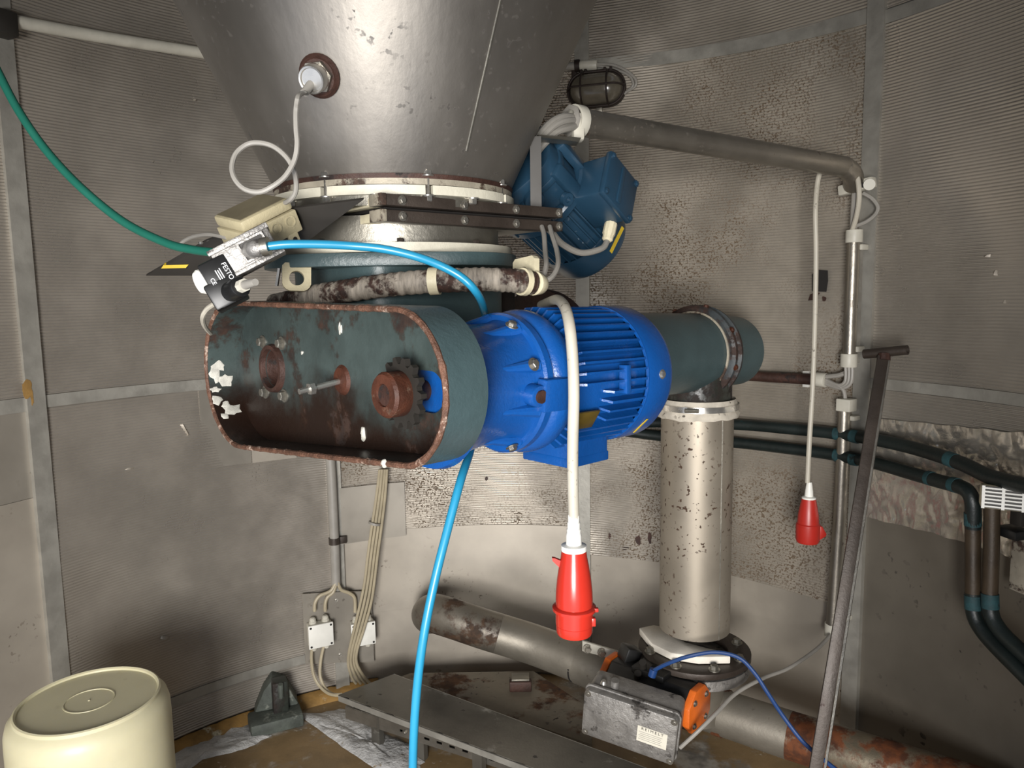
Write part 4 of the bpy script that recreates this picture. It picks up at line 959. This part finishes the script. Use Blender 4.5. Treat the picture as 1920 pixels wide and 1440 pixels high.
# valve actuator with orange ends and the limit-switch box
va = thing('valve_actuator', at(1220, 1340, 1.92), 'black pneumatic valve actuator with orange end caps at the pipe', 'actuator')
v0, v1 = at(1154, 1268, 2.03), at(1300, 1326, 1.87)
VD = (v1 - v0).normalized(); VFm = fr((v0 + v1) / 2, V((0, 0, 1)).cross(VD).normalized(), VD.cross(V((0, 0, 1)).cross(VD).normalized()), VD); VLn = (v1 - v0).length
octo = lambda r: [(r * cos(pi / 8 + k * pi / 4), r * sin(pi / 8 + k * pi / 4)) for k in range(8)]
part('cylinder_body', MB().prism(VFm, octo(.063), -VLn / 2, VLn / 2), M['black'], va, bevel=.004)
for s_ in (-1, 1):
    part('end_cap', MB().prism(VFm, octo(.066), s_ * VLn / 2 + (0 if s_ > 0 else -.020), s_ * VLn / 2 + (.020 if s_ > 0 else 0)), M['orange'], va, bevel=.003)
bolts(va, [((VFm @ V((.045 * cos(a), .045 * sin(a), VLn / 2 + .02))), VD) for a in (pi / 4, 3 * pi / 4, 5 * pi / 4, 7 * pi / 4)], .006, .005, M['steel'])
part('top_pad', MB().box(VFm, .07, .02, .10, (0, .062 if (VFm @ V((0, 1, 0)) - VFm.translation).z > 0 else -.062, 0)), M['black'], va, bevel=.004)
part('stem_bracket', MB().box(imf(1180, 1228, 2.03, -20, 20), .05, .05, .05), M['black'], va, bevel=.006)
for (x, y) in ((1205, 1242), (1228, 1252), (1196, 1262)): part('port_cap', MB().cyl(at(x, y + 12, 1.95), at(x, y, 1.93), .012, .010, n=14), M['plate_black'], va)
part('fitting', MB().cyl(at(1222, 1268, 1.90), at(1226, 1255, 1.90), .011, n=14), M['darkblue'], va)
lb = thing('limit_switch_box', at(1180, 1440, 1.78), 'grimy cast grey switch box with paper label below the actuator', 'switch box')
b0, b1, b2, b3 = at(1090, 1291, 1.82), at(1266, 1350, 1.72), at(1272, 1438, 1.74), at(1092, 1376, 1.84)
bx = (b1 - b0).normalized(); by = (b0 - b3); by = (by - bx * by.dot(bx)).normalized(); bz = bx.cross(by)
BW, BH = (b1 - b0).length, (b0 - b3).length
BF = fr((b0 + b1 + b2 + b3) / 4, bx, by, bz)
rc_ = .02
def rrect(w_, h_, r, n=5):
    o = []
    for cx_, cy_, a0 in ((w_ / 2 - r, h_ / 2 - r, 0), (-w_ / 2 + r, h_ / 2 - r, pi / 2), (-w_ / 2 + r, -h_ / 2 + r, pi), (w_ / 2 - r, -h_ / 2 + r, 1.5 * pi)):
        o += [(cx_ + r * cos(a0 + pi / 2 * i / n), cy_ + r * sin(a0 + pi / 2 * i / n)) for i in range(n + 1)]
    return o
bcv = part('box_cover', MB().prism(BF, rrect(BW, BH, .014), -.022, 0), M['alu'], lb, bevel=.003)
part('cover_lip', MB().prism(BF, rrect(BW * 1.03, BH * 1.05, .016), -.028, -.020), M['alu'], lb, bevel=.001)
part('box_body', MB().prism(BF, rrect(BW * .98, BH * .97, .016), -.095, -.027), M['alu'], lb, bevel=.002)
part('round_mark', MB().lathe(BF @ Matrix.Translation((-.02, -.012, 0)), [(.0185, -.001), (.021, -.001), (.021, .0012), (.0185, .0012)], 28, closed=True), M['alu'], bcv)
bolts(bcv, [(BF @ V((x * (BW / 2 - .010), y * (BH / 2 - .010), 0)), bz) for x in (-1, 1) for y in (-1, 1)], .006, .004, M['steel'])
part('cable_gland', MB().cyl(BF @ V((-.055, BH / 2 - .002, -.045)), BF @ V((-.055, BH / 2 + .020, -.045)), .011, n=12), M['alu'], lb)
part('gland_dome', MB().cyl(BF @ V((-.085, BH / 2 - .002, -.045)), BF @ V((-.085, BH / 2 + .008, -.045)), .010, .006, n=12), M['chrome'], lb)
lab_ = part('paper_label', MB().box(BF, .076, .046, .0008, (.062, -.006, .0006)), M['paper'], lb)
lettering('R E I M E L T', BF @ Matrix.Translation((.062, .011, .0012)), .0105, M['ink'], lab_)
for k in range(5): part('print_line', MB().box(BF, .060 - .006 * (k % 2), .0012, .0003, (.058, .001 - k * .0055, .0011)), M['cable_grey'], lab_)
one('blue_hose', MB().tube(spl([at(1224, 1258, 1.90), at(1250, 1245, 1.88), at(1290, 1231, 1.86), at(1340, 1223, 1.85), at(1385, 1233, 1.83), at(1415, 1262, 1.81), at(1440, 1300, 1.79), at(1470, 1345, 1.77), at(1505, 1390, 1.74), at(1545, 1425, 1.70), at(1590, 1460, 1.66)], 8), .0052, 10), M['darkblue'],
    'dark blue air hose arching from the actuator to the lower right', 'hose')
one('grey_cable', MB().tube(spl([at(1275, 1402, 1.78), at(1310, 1370, 1.77), at(1345, 1335, 1.80), at(1380, 1300, 1.86), at(1430, 1272, 1.92), at(1480, 1252, 1.98), at(1530, 1218, 2.05), at(1556, 1192, 2.10)], 8), .0052, 10), M['cable_grey'],
    'grey cable rising from the switch box to the wall conduit', 'cable')

# ================================================================== duct cover, slotted rail and rusty plate at the floor
dtop = .135
dp = [hpt(x, y, dtop) for x, y in ((634, 1303), (738, 1264), (1092, 1396), (1000, 1441))]
d1 = (dp[2] - dp[1]).normalized(); dp[2] = dp[2] + d1 * .5; dp[3] = dp[3] + (dp[3] - dp[0]).normalized() * .5
duct = thing('cable_duct', (dp[0] + dp[2]) / 2 - V((0, 0, dtop)), 'flat grey sheet metal cable duct cover running across the floor', 'duct')
part('cover', MB().solid(dp, (0, 0, -.003)), M['duct'], duct)
for i, j, nm in ((0, 3, 'folded_edge'), (1, 2, 'folded_edge')):
    part(nm, MB().solid([dp[i], dp[j], dp[j] - V((0, 0, .022)), dp[i] - V((0, 0, .022))], (V((-d1.y, d1.x, 0)) * .003)), M['batten'], duct)
for t in (.12, .44, .8):
    for q in (0, 1):
        e = dp[q].lerp(dp[3 - q], t); e = e + (dp[1 - q].lerp(dp[2 + q], t) - e) * .08
        part('leg', MB().box(fr(V((e.x, e.y, (dtop - .003) / 2)), d1, V((-d1.y, d1.x, 0)), V((0, 0, 1))), .035, .02, dtop - .003), M['duct'], duct)
# slotted strut under the front edge
sl0, sl1 = hpt(648, 1336, .085), hpt(1010, 1452, .085)
sd_ = (sl1 - sl0); sd_.z = 0; SL = sd_.length + .25; sd_.normalize(); sn = V((sd_.y, -sd_.x, 0))
SRF = fr(sl0, sd_, V((0, 0, 1)), sn)
sr = thing('slotted_rail', sl0 - V((0, 0, .085)), 'slotted metal strut rail along the front of the cable duct', 'rail')
part('top_flange', MB().box(SRF, SL, .003, .030, (SL / 2, .021, -.015)), M['steel'], sr)
part('upper_strip', MB().box(SRF, SL, .016, .003, (SL / 2, .012, 0)), M['steel'], sr)
part('lower_strip', MB().box(SRF, SL, .014, .003, (SL / 2, -.011, 0)), M['steel'], sr)
part('bottom_flange', MB().box(SRF, SL, .003, .030, (SL / 2, -.0195, -.015)), M['steel'], sr)
k = 0; x = 0
while x < SL:
    wsolid = .22 if k == 0 else .026
    part('web', MB().box(SRF, wsolid, .009, .003, (x + wsolid / 2, .0, 0)), M['steel'], sr); x += wsolid + .020; k += 1
part('backing', MB().box(SRF, SL, .034, .002, (SL / 2, 0, -.028)), M['dark'], sr)
for t in (.30, .75): part('leg', MB().box(SRF, .034, .068, .02, (SL * t, -.052, -.018)), M['duct'], sr)
bolts(sr, [(SRF @ V((.02, .0225, -.015)), (0, 0, 1)), (SRF @ V((.24, .0, .0015)), sn)], .006, .008, M['steel'])
rp = [hpt(x, y, .100) for x, y in ((770, 1262), (1000, 1258), (1110, 1330), (1110, 1396), (742, 1272))]
rpl = one('rusty_plate', MB().solid(rp + [], (0, 0, -.10)), M['rust_plate'], 'rust stained floor plinth under the conveying pipe beside the duct', 'plinth')
fb_ = thing('floor_clip', hpt(975, 1300, .1), 'small rusty steel clip on the stained plinth', 'clip')
b = MB().box(fr(hpt(976, 1294, .100) + V((0, 0, .018)), V((1, 0, 0)), V((0, 1, 0)), V((0, 0, 1))), .075, .03, .036); part('clip_block', b, M['rust'], fb_, bevel=.004)
part('clip_plate', MB().box(fr(hpt(976, 1290, .100) + V((0, 0, .040)), V((1, 0, 0)), V((0, 1, 0)), V((0, 0, 1))), .06, .05, .006), M['stain'], fb_, bevel=.001)

# corroded foot at the wall
ft = thing('corroded_foot', hpt(520, 1345, 0), 'corroded grey-green anchor foot poking through the torn wall sheet', 'anchor')
fo = hpt(515, 1352, 0); FFr = fr(fo, V((cos(.45), sin(.45), 0)), V((-sin(.45), cos(.45), 0)), V((0, 0, 1)))
b = MB(); b.prism(fr(fo, V((cos(.35), sin(.35), 0)), V((0, 0, 1)), V((sin(.35), -cos(.35), 0))), [(-.07, 0), (.075, 0), (.08, .05), (.045, .125), (.0, .15), (-.03, .115), (-.06, .05)], -.07, .0); part('web', b, M['mould'], ft, bevel=.006)
part('base_block', MB().box(FFr, .17, .10, .045, (.0, -.03, .0225)), M['mould'], ft, bevel=.008)
part('upright', MB().box(FFr, .05, .05, .13, (.02, -.01, .085)), M['teal_dark'], ft, bevel=.005)
part('bolt_stub', MB().cyl(FFr @ V((.02, -.04, .10)), FFr @ V((.02, -.045, .15)), .009, n=10), M['mould'], ft)

# ================================================================== wall conduit, junction boxes and cable bundle (lower left)
jp = thing('box_board', wallp(634, 1240, .01), 'grey metal board on the wall behind two small junction boxes', 'board')
q = [wallp(*p) for p in ((572, 1108), (703, 1103), (692, 1238), (562, 1242))]
part('board', MB().sheet((phi(q[0]) + phi(q[3])) / 2, (phi(q[1]) + phi(q[2])) / 2, (q[3].z, q[2].z), (q[0].z, q[1].z), R0 - .024, .004, n=8), M['patch'], jp)
bolts(jp, [(wallp(x, y, .024), (.2, -1, 0)) for x, y in ((630, 1125), (637, 1227))], .005, .003, M['steel'])
for k, (cx_, lab) in enumerate(((597, 'small white junction box left of the beige cables with two lower cables'), (678, 'small white junction box partly hidden behind the beige cables'))):
    f = wf(cx_, 1183 - 3 * k, .026)
    j = thing('wall_junction_box', f.translation - V((0, 0, .05)), lab, 'junction box', 'white boxes on the wall board')
    part('box_body', MB().box(f, .082, .080, .036, (0, 0, .018)), M['offwhite'], j, bevel=.003)
    jl_ = part('box_lid', MB().box(f, .086, .084, .010, (0, 0, .040)), M['white'], j, bevel=.002)
    bolts(jl_, [(f @ V((x * .035, y * .034, .045)), f.col[2].to_3d()) for x in (-1, 1) for y in (-1, 1)], .004, .001, M['dark'], name='screw', washer=False, n=10)
    for X in (-.022, .022):
        part('upper_gland', MB().lathe(f @ Matrix.Translation((X, .038, .02)) @ Matrix.Rotation(-pi / 2, 4, 'X'), [(0, 0), (.013, 0), (.013, .010), (.011, .012), (.011, .020), (.007, .024), (0, .024)], 10), M['offwhite'], j)
    for X in ((-.022, .022) if k == 0 else (.018,)):
        part('lower_gland', MB().lathe(f @ Matrix.Translation((X, -.038, .02)) @ Matrix.Rotation(pi / 2, 4, 'X'), [(0, 0), (.012, 0), (.012, .010), (.010, .012), (.010, .018), (.006, .022), (0, .022)], 10), M['offwhite'], j)
vc = thing('vertical_conduit', wallp(630, 1100, .03), 'grey plastic conduit running down the wall to the small boxes', 'conduit')
part('conduit_tube', MB().tube([wallp(x, y, .036) for x, y in ((618, 840), (622, 900), (625, 970), (628, 1030), (630, 1095))], .0165, 16), M['cable_grey'], vc)
part('pipe_clip', MB().cyl(wallp(626.5, 1008, .036), wallp(627, 1020, .036), .0195, n=20), M['gate'], vc)
part('clip_ear', MB().box(wf(642, 1012, .026), .03, .026, .012), M['gate'], vc, bevel=.002)
for k, pl in enumerate((((630, 1092), (620, 1108), (600, 1117), (591, 1130), (590, 1146)), ((631, 1092), (625, 1110), (614, 1120), (610, 1132), (610, 1146)), ((633, 1092), (640, 1106), (655, 1112), (665, 1122), (666, 1148)))):
    part('cable', MB().tube(spl([wallp(x, y, .046) for x, y in pl], 6), .0062, 8), M['cable_beige'], vc)
bb = thing('beige_cables', wallp(662, 1285, .05), 'bundle of beige cables hanging down the wall in front of a small box', 'cable')
for k in range(4):
    o = k * 6.0
    pl = [(712 + o * .75, 880, .06), (706 + o * .9, 930, .06), (697 + o, 990, .07), (690 + o, 1040, .075), (684 + o, 1090, .08), (676 + o * 1.1, 1130, .085), (664 + o, 1180, .085), (655 + o * .8, 1220, .08), (653 + o * .9, 1245, .07), (660 + o * 1.3, 1270, .06), (668 + o * 1.5, 1282, .06)]
    part('cable', MB().tube(spl([wallp(q[0], q[1], q[2] + .004 * (k % 2)) for q in pl], 6), .0052, 8), M['cable_beige'], bb)
part('cable_tie', MB().cyl(wallp(703, 979, .068), wallp(702, 983, .068), .022, n=14), M['cable_grey'], bb)
lcab = thing('box_cables', wallp(600, 1300, .05), 'two beige cables dropping from the left junction box to the duct', 'cable')
for k in range(2):
    pl = [(586 + 22 * k, 1208, .046), (584 + 18 * k, 1235, .05), (588 + 12 * k, 1265, .06), (600 + 8 * k, 1287, .08), (618 + 4 * k, 1301, .12), (640, 1304 - 2 * k, .16)]
    part('cable', MB().tube(spl([wallp(*q) for q in pl], 6), .0056, 8), M['cable_beige'], lcab)

# pipe across the upper left wall
tp = thing('wall_tube', wallp(200, 75, .03), 'pale grey tube running along the wall at the upper left', 'tube')
part('tube_run', MB().tube([wallp(x, y, .035) for x, y in ((8, 36), (60, 46), (120, 57), (200, 71), (300, 87), (410, 104), (520, 117))], .0165, 16), M['offwhite'], tp)
part('end_bracket', MB().box(wf(3, 45, .03), .05, .06, .06), M['plate_black'], tp, bevel=.004)

# ================================================================== right-hand conduits
def wt(pl): return [wallp(*q) for q in pl]
uc = thing('upper_conduit', wallp(1592, 680, .05), 'bright steel conduit with grey end sockets beside the right batten', 'conduit')
part('conduit_tube', MB().tube(wt([(1601, 440, .05), (1599, 500, .05), (1596, 570, .05), (1592, 680, .05)]), .0175, 20), M['tube'], uc)
part('upper_socket', MB().cyl(wallp(1602, 431, .05), wallp(1601, 455, .05), .0225, n=20), M['offwhite'], uc, bevel=.001)
part('lower_socket', MB().cyl(wallp(1592, 663, .05), wallp(1591, 688, .05), .0225, n=20), M['offwhite'], uc, bevel=.001)
part('side_rail', MB().bar(wallp(1613, 440, .025), wallp(1606, 680, .025), .012, .012), M['steel'], uc)
for (x, y) in ((1607, 464), (1600, 654)):
    part('saddle_clip', MB().box(wf(x + 5, y, .030), .034, .016, .034), M['offwhite'], uc, bevel=.003)
tc_ = thing('pipe_bracket', wallp(1608, 350, .06), 'pale grey clamp bar holding the pipe elbow at the batten', 'clamp')
part('clamp_bar', MB().box(wf(1607, 350, .055) @ Matrix.Rotation(radians(8), 4, 'Z'), .100, .030, .03), M['offwhite'], tc_, bevel=.006)
part('bar_end', MB().cyl(wallp(1630, 346, .035), wallp(1630, 346, .078), .015, n=16), M['offwhite'], tc_)
part('bar_hole', MB().cyl(wallp(1618, 347, .068), wallp(1618, 347, .072), .007, n=14), M['dark'], tc_)
sc = thing('socket_cord', at(1515, 1015, 2.05), 'white cord hanging from the pipe with a small red socket connector', 'plug')
pts = spl(wt([(1597, 435, .06), (1606, 405, .075), (1611, 370, .09), (1608, 335, .10), (1598, 312, .105), (1583, 300, .10), (1566, 297, .09)]) + [at(1548, 305, 2.13), at(1538, 322, 2.07), at(1532, 350, 2.06), at(1529, 400, 2.05), at(1530, 480, 2.05), at(1528, 600, 2.05), at(1524, 720, 2.05), at(1518, 820, 2.05), at(1514, 905, 2.05)], 8)
part('cord', MB().tube(pts, .0068, 10), M['cable_white'], sc)
QF = fr(at(1514, 1016, 2.05), V((1, 0, 0)), V((0, 1, 0)), V((0, 0, 1)))
h2 = lambda y: (at(1514, y, 2.05) - at(1514, 1016, 2.05)).length; k_ = 2.05 / 1400
plug(sc, QF, [(0, 0), (20 * k_, 0), (22 * k_, h2(1011)), (22.5 * k_, h2(985)), (0, h2(985))], 'red_dark', 'socket_shroud')
plug(sc, QF, [(0, h2(985)), (22 * k_, h2(985)), (22 * k_, h2(982)), (20 * k_, h2(980)), (19 * k_, h2(965)), (15 * k_, h2(945)), (13 * k_, h2(935)), (0, h2(935))], 'red_dark', 'socket_body')
plug(sc, QF, [(0, h2(936)), (13 * k_, h2(936)), (13 * k_, h2(932)), (8 * k_, h2(930)), (7.5 * k_, h2(922)), (5.5 * k_, h2(908)), (4.5 * k_, h2(904)), (0, h2(904))], 'white', 'strain_relief')
part('hinged_lid', MB().prism(fr(QF.translation, V((1, 0, 0)), V((0, 0, 1)), V((0, -1, 0))), [(18 * k_, h2(1010)), (30 * k_, h2(1003)), (32 * k_, h2(999)), (23 * k_, h2(984)), (18 * k_, h2(984))], -.018, .018), M['red_dark'], sc, bevel=.002)
gl_ = thing('grey_loop', wallp(1625, 400, .03), 'thin grey cable loop between pipe bracket and conduit socket', 'cable')
part('cable', MB().tube(spl(wt([(1618, 362, .06), (1635, 372, .05), (1646, 388, .04), (1641, 402, .04), (1625, 415, .045), (1604, 424, .05)]), 6), .0055, 8), M['cable_grey'], gl_)
part('cable', MB().tube(spl(wt([(1604, 360, .06), (1602, 390, .05), (1600, 430, .05)]), 6), .010, 10), M['cable_grey'], gl_)
rc = thing('rusty_conduit', wallp(1480, 710, .03), 'rust covered horizontal conduit behind the conveyor end', 'conduit')
part('conduit_tube', MB().tube(wt([(1400, 704, .04), (1440, 707, .04), (1535, 712, .04)]), .0165, 16), M['rust'], rc)
part('end_socket', MB().cyl(wallp(1530, 711, .04), wallp(1549, 713, .04), .021, n=20), M['offwhite'], rc, bevel=.001)
for y in (699, 722): part('saddle_ear', MB().box(wf(1513, y, .012), .02, .012, .02), M['white'], rc, bevel=.002)
bc = thing('conduit_cables', wallp(1585, 720, .05), 'grey cables bending between the three conduit ends', 'cable')
for k in range(3):
    part('cable', MB().tube(spl(wt([(1585 + k * 6, 680, .05), (1586 + k * 6, 700, .05), (1584 + k * 5, 716 + k * 2, .05), (1572 + k * 2, 722 + k * 3, .05), (1548, 712 + k * 4, .045)]), 6), .0052, 8), M['cable_grey'], bc)
part('cable', MB().tube(spl(wt([(1548, 717, .045), (1570, 722, .05), (1582, 733, .05), (1585, 752, .05)]), 6), .0055, 8), M['cable_grey'], bc)
part('cable', MB().tube(spl(wt([(1550, 706, .045), (1570, 704, .045), (1583, 700, .045)]), 6), .007, 8), M['cable_grey'], bc)
dc = thing('lower_conduit', wallp(1560, 1170, .05), 'long bright steel conduit running down the wall behind the lever bar', 'conduit')
part('conduit_tube', MB().tube(wt([(1583, 765, .05), (1580, 850, .05), (1575, 950, .05), (1568, 1060, .05), (1561, 1170, .05)]), .0175, 20), M['tube'], dc)
part('square_socket', MB().box(wf(1587, 759, .05), .042, .036, .04), M['offwhite'], dc, bevel=.003)
part('end_socket', MB().cyl(wallp(1557, 1168, .05), wallp(1556, 1192, .05), .016, n=16), M['offwhite'], dc)
for (x, y) in ((1592, 783), (1577, 1157)): part('saddle_clip', MB().box(wf(x + 5, y, .030), .034, .014, .034), M['offwhite'], dc, bevel=.003)

# lever bar with a cross handle leaning at the wall
lv = thing('lever_bar', hpt(1520, 1520, 0), 'dark steel lever bar with a cross tube handle leaning by the batten', 'lever')
t0, t1 = at(1656, 668, 1.93), at(1527, 1455, 1.62)
part('shaft', MB().bar(t0, t1, .010, .028, hint=(1, -.2, .1)), M['gate'], lv, bevel=.0015)
part('shaft_edge', MB().bar(at(1667, 676, 1.92), at(1545, 1455, 1.61), .005, .005), M['steel'], lv)
h0, h1 = at(1620, 664, 1.98), at(1702, 656, 1.90)
part('cross_handle', MB().pipe(h0, h1, .0125, .003, 20), M['gate'], lv)
part('weld', MB().cyl(at(1658, 664, 1.935), at(1657, 676, 1.93), .015, .016, n=10), M['rust'], lv)

# ================================================================== green-black pipes on the right
Rg = .0175
p1 = spl(wt([(1150, 795, .05), (1240, 792, .05), (1380, 796, .05), (1470, 803, .05), (1560, 812, .05), (1640, 824, .06), (1720, 842, .09), (1800, 868, .12), (1860, 895, .14), (1940, 915, .15)]), 8)
gp1 = thing('upper_water_pipe', wallp(1560, 830, .05), 'upper dark green pipe running along the wall toward the vent cowl', 'pipe')
part('pipe_run', MB().tube(p1, Rg, 20), M['pipe_green'], gp1)
gp2 = thing('lower_water_pipe', wallp(1560, 870, .05), 'lower dark green pipe bending down at the right wall', 'pipe')
p2 = spl(wt([(1150, 806, .05), (1240, 818, .05), (1380, 830, .05), (1470, 840, .05), (1560, 852, .05), (1640, 868, .06), (1700, 885, .08), (1760, 902, .10), (1795, 911, .12)]) + wt([(1815, 922, .125), (1824, 945, .125), (1824, 990, .12)]), 8)
part('pipe_run', MB().tube(p2, Rg, 20), M['pipe_green'], gp2)
part('brown_run', MB().tube(wt([(1824, 985, .12), (1824, 1050, .12), (1824, 1115, .12)]), Rg * .96, 18), M['pipe_brown'], gp2)
part('lower_run', MB().tube(spl(wt([(1824, 1112, .12), (1826, 1150, .12), (1840, 1180, .12), (1870, 1215, .12), (1930, 1275, .12), (1990, 1340, .12)]), 8), Rg, 20), M['pipe_green'], gp2)
gp3 = thing('vent_water_pipe', wallp(1860, 1115, .10), 'dark pipe dropping from under the vent cowl beside the bent pipe', 'pipe')
part('brown_run', MB().tube(wt([(1860, 940, .11), (1859, 1030, .11), (1856, 1115, .11)]), Rg * .96, 18), M['pipe_brown'], gp3)
part('lower_run', MB().tube(spl(wt([(1856, 1112, .11), (1858, 1150, .11), (1872, 1178, .11), (1900, 1208, .11), (1960, 1262, .11)]), 8), Rg, 20), M['pipe_green'], gp3)
def sleeve(par, a, b_, r=.0186): part('verdigris_sleeve', MB().cyl(a, b_, r, n=20), M['verdigris'], par)
sleeve(gp1, wallp(1566, 813, .05), wallp(1577, 814, .05)); sleeve(gp1, wallp(1597, 817, .053), wallp(1610, 820, .055)); sleeve(gp1, wallp(1778, 860, .112), wallp(1792, 865, .117))
sleeve(gp2, wallp(1566, 853, .05), wallp(1578, 855, .05)); sleeve(gp2, wallp(1596, 860, .054), wallp(1608, 862, .055)); sleeve(gp2, wallp(1741, 896, .093), wallp(1748, 898, .096)); sleeve(gp2, wallp(1786, 908, .115), wallp(1796, 911, .12))
sleeve(gp2, wallp(1824, 962, .122), wallp(1824, 985, .12)); sleeve(gp2, wallp(1824, 1116, .12), wallp(1825, 1142, .12)); sleeve(gp3, wallp(1856, 1113, .11), wallp(1857, 1140, .11))
vt = thing('vent_cowl', wallp(1880, 960, .12), 'small cream slotted vent cowl on the right-hand pipes', 'vent')
f = imf(1879, 932, 1.62, -3, -30)
cwl = part('cowl_body', MB().box(f, .085, .052, .06, (0, 0, 0)), M['cream'], vt, bevel=.008)
for k in range(6): part('louvre', MB().box(f, .070, .0035, .010, (0, -.020 + k * .008, .032)), M['white'], cwl)
part('louvre_back', MB().box(f, .074, .048, .002, (0, 0, .0305)), M['plate_black'], cwl)
for X in (-.037, 0, .037): part('louvre_post', MB().box(f, .006, .050, .011, (X, 0, .032)), M['white'], cwl)
eb = thing('edge_bracket', wallp(1915, 1100, .06), 'pale stained bracket with black clip at the right picture edge', 'bracket')
f = wf(1915, 1050, .05); part('bracket_plate', MB().box(f, .040, .15, .02), M['dirty_ring'], eb, bevel=.003); part('black_clip', MB().box(f, .060, .022, .05, (-.008, .065, .02)), M['black'], eb, bevel=.005)
f = wf(1912, 945, .07); part('upper_plate', MB().box(f, .03, .10, .02), M['plate_black'], eb, bevel=.003)

# ================================================================== plastic drum
dr = thing('plastic_drum', hpt(165, 1340, .5) * 1.0, 'upturned cream plastic drum standing at the lower left', 'drum')
DT = at(167, 1313, 1.62); DF = fr(V((DT.x, DT.y, 0)), V((1, 0, 0)), V((0, 1, 0)), V((0, 0, 1))); zt_ = DT.z; rD = .169
ORG[dr] = V((DT.x, DT.y, 0)); dr.location = ORG[dr]
bs = M['drum'].node_tree.nodes['Principled BSDF']; bs.inputs['Subsurface Weight'].default_value = .45; bs.inputs['Subsurface Radius'].default_value = (.06, .05, .03)
part('drum_wall', MB().lathe(DF, [(0, 0), (rD + .006, 0), (rD + .006, .02), (rD, .03), (rD, zt_ - .06), (rD - .001, zt_ - .035), (rD - .006, zt_ - .016), (rD - .016, zt_ - .006), (rD - .020, zt_ - .001), (0, zt_ - .001)], 72), M['drum'], dr, sharp=50)
part('base_rim', MB().lathe(DF, [(rD - .028, zt_ - .004), (rD - .018, zt_ - .004), (rD - .019, zt_ + .004), (rD - .023, zt_ + .006), (rD - .027, zt_ + .003)], 72, closed=True), M['drum'], dr)
part('centre_ring', MB().lathe(DF, [(.050, zt_ - .0015), (.0535, zt_ - .0015), (.053, zt_ + .0005), (.0505, zt_ + .0005)], 48, closed=True), M['drum'], dr)
part('centre_ring', MB().lathe(DF, [(.0, zt_ - .0008), (.003, zt_ - .0008), (.002, zt_ + .0008), (0, zt_ + .001)], 12), M['drum'], dr)
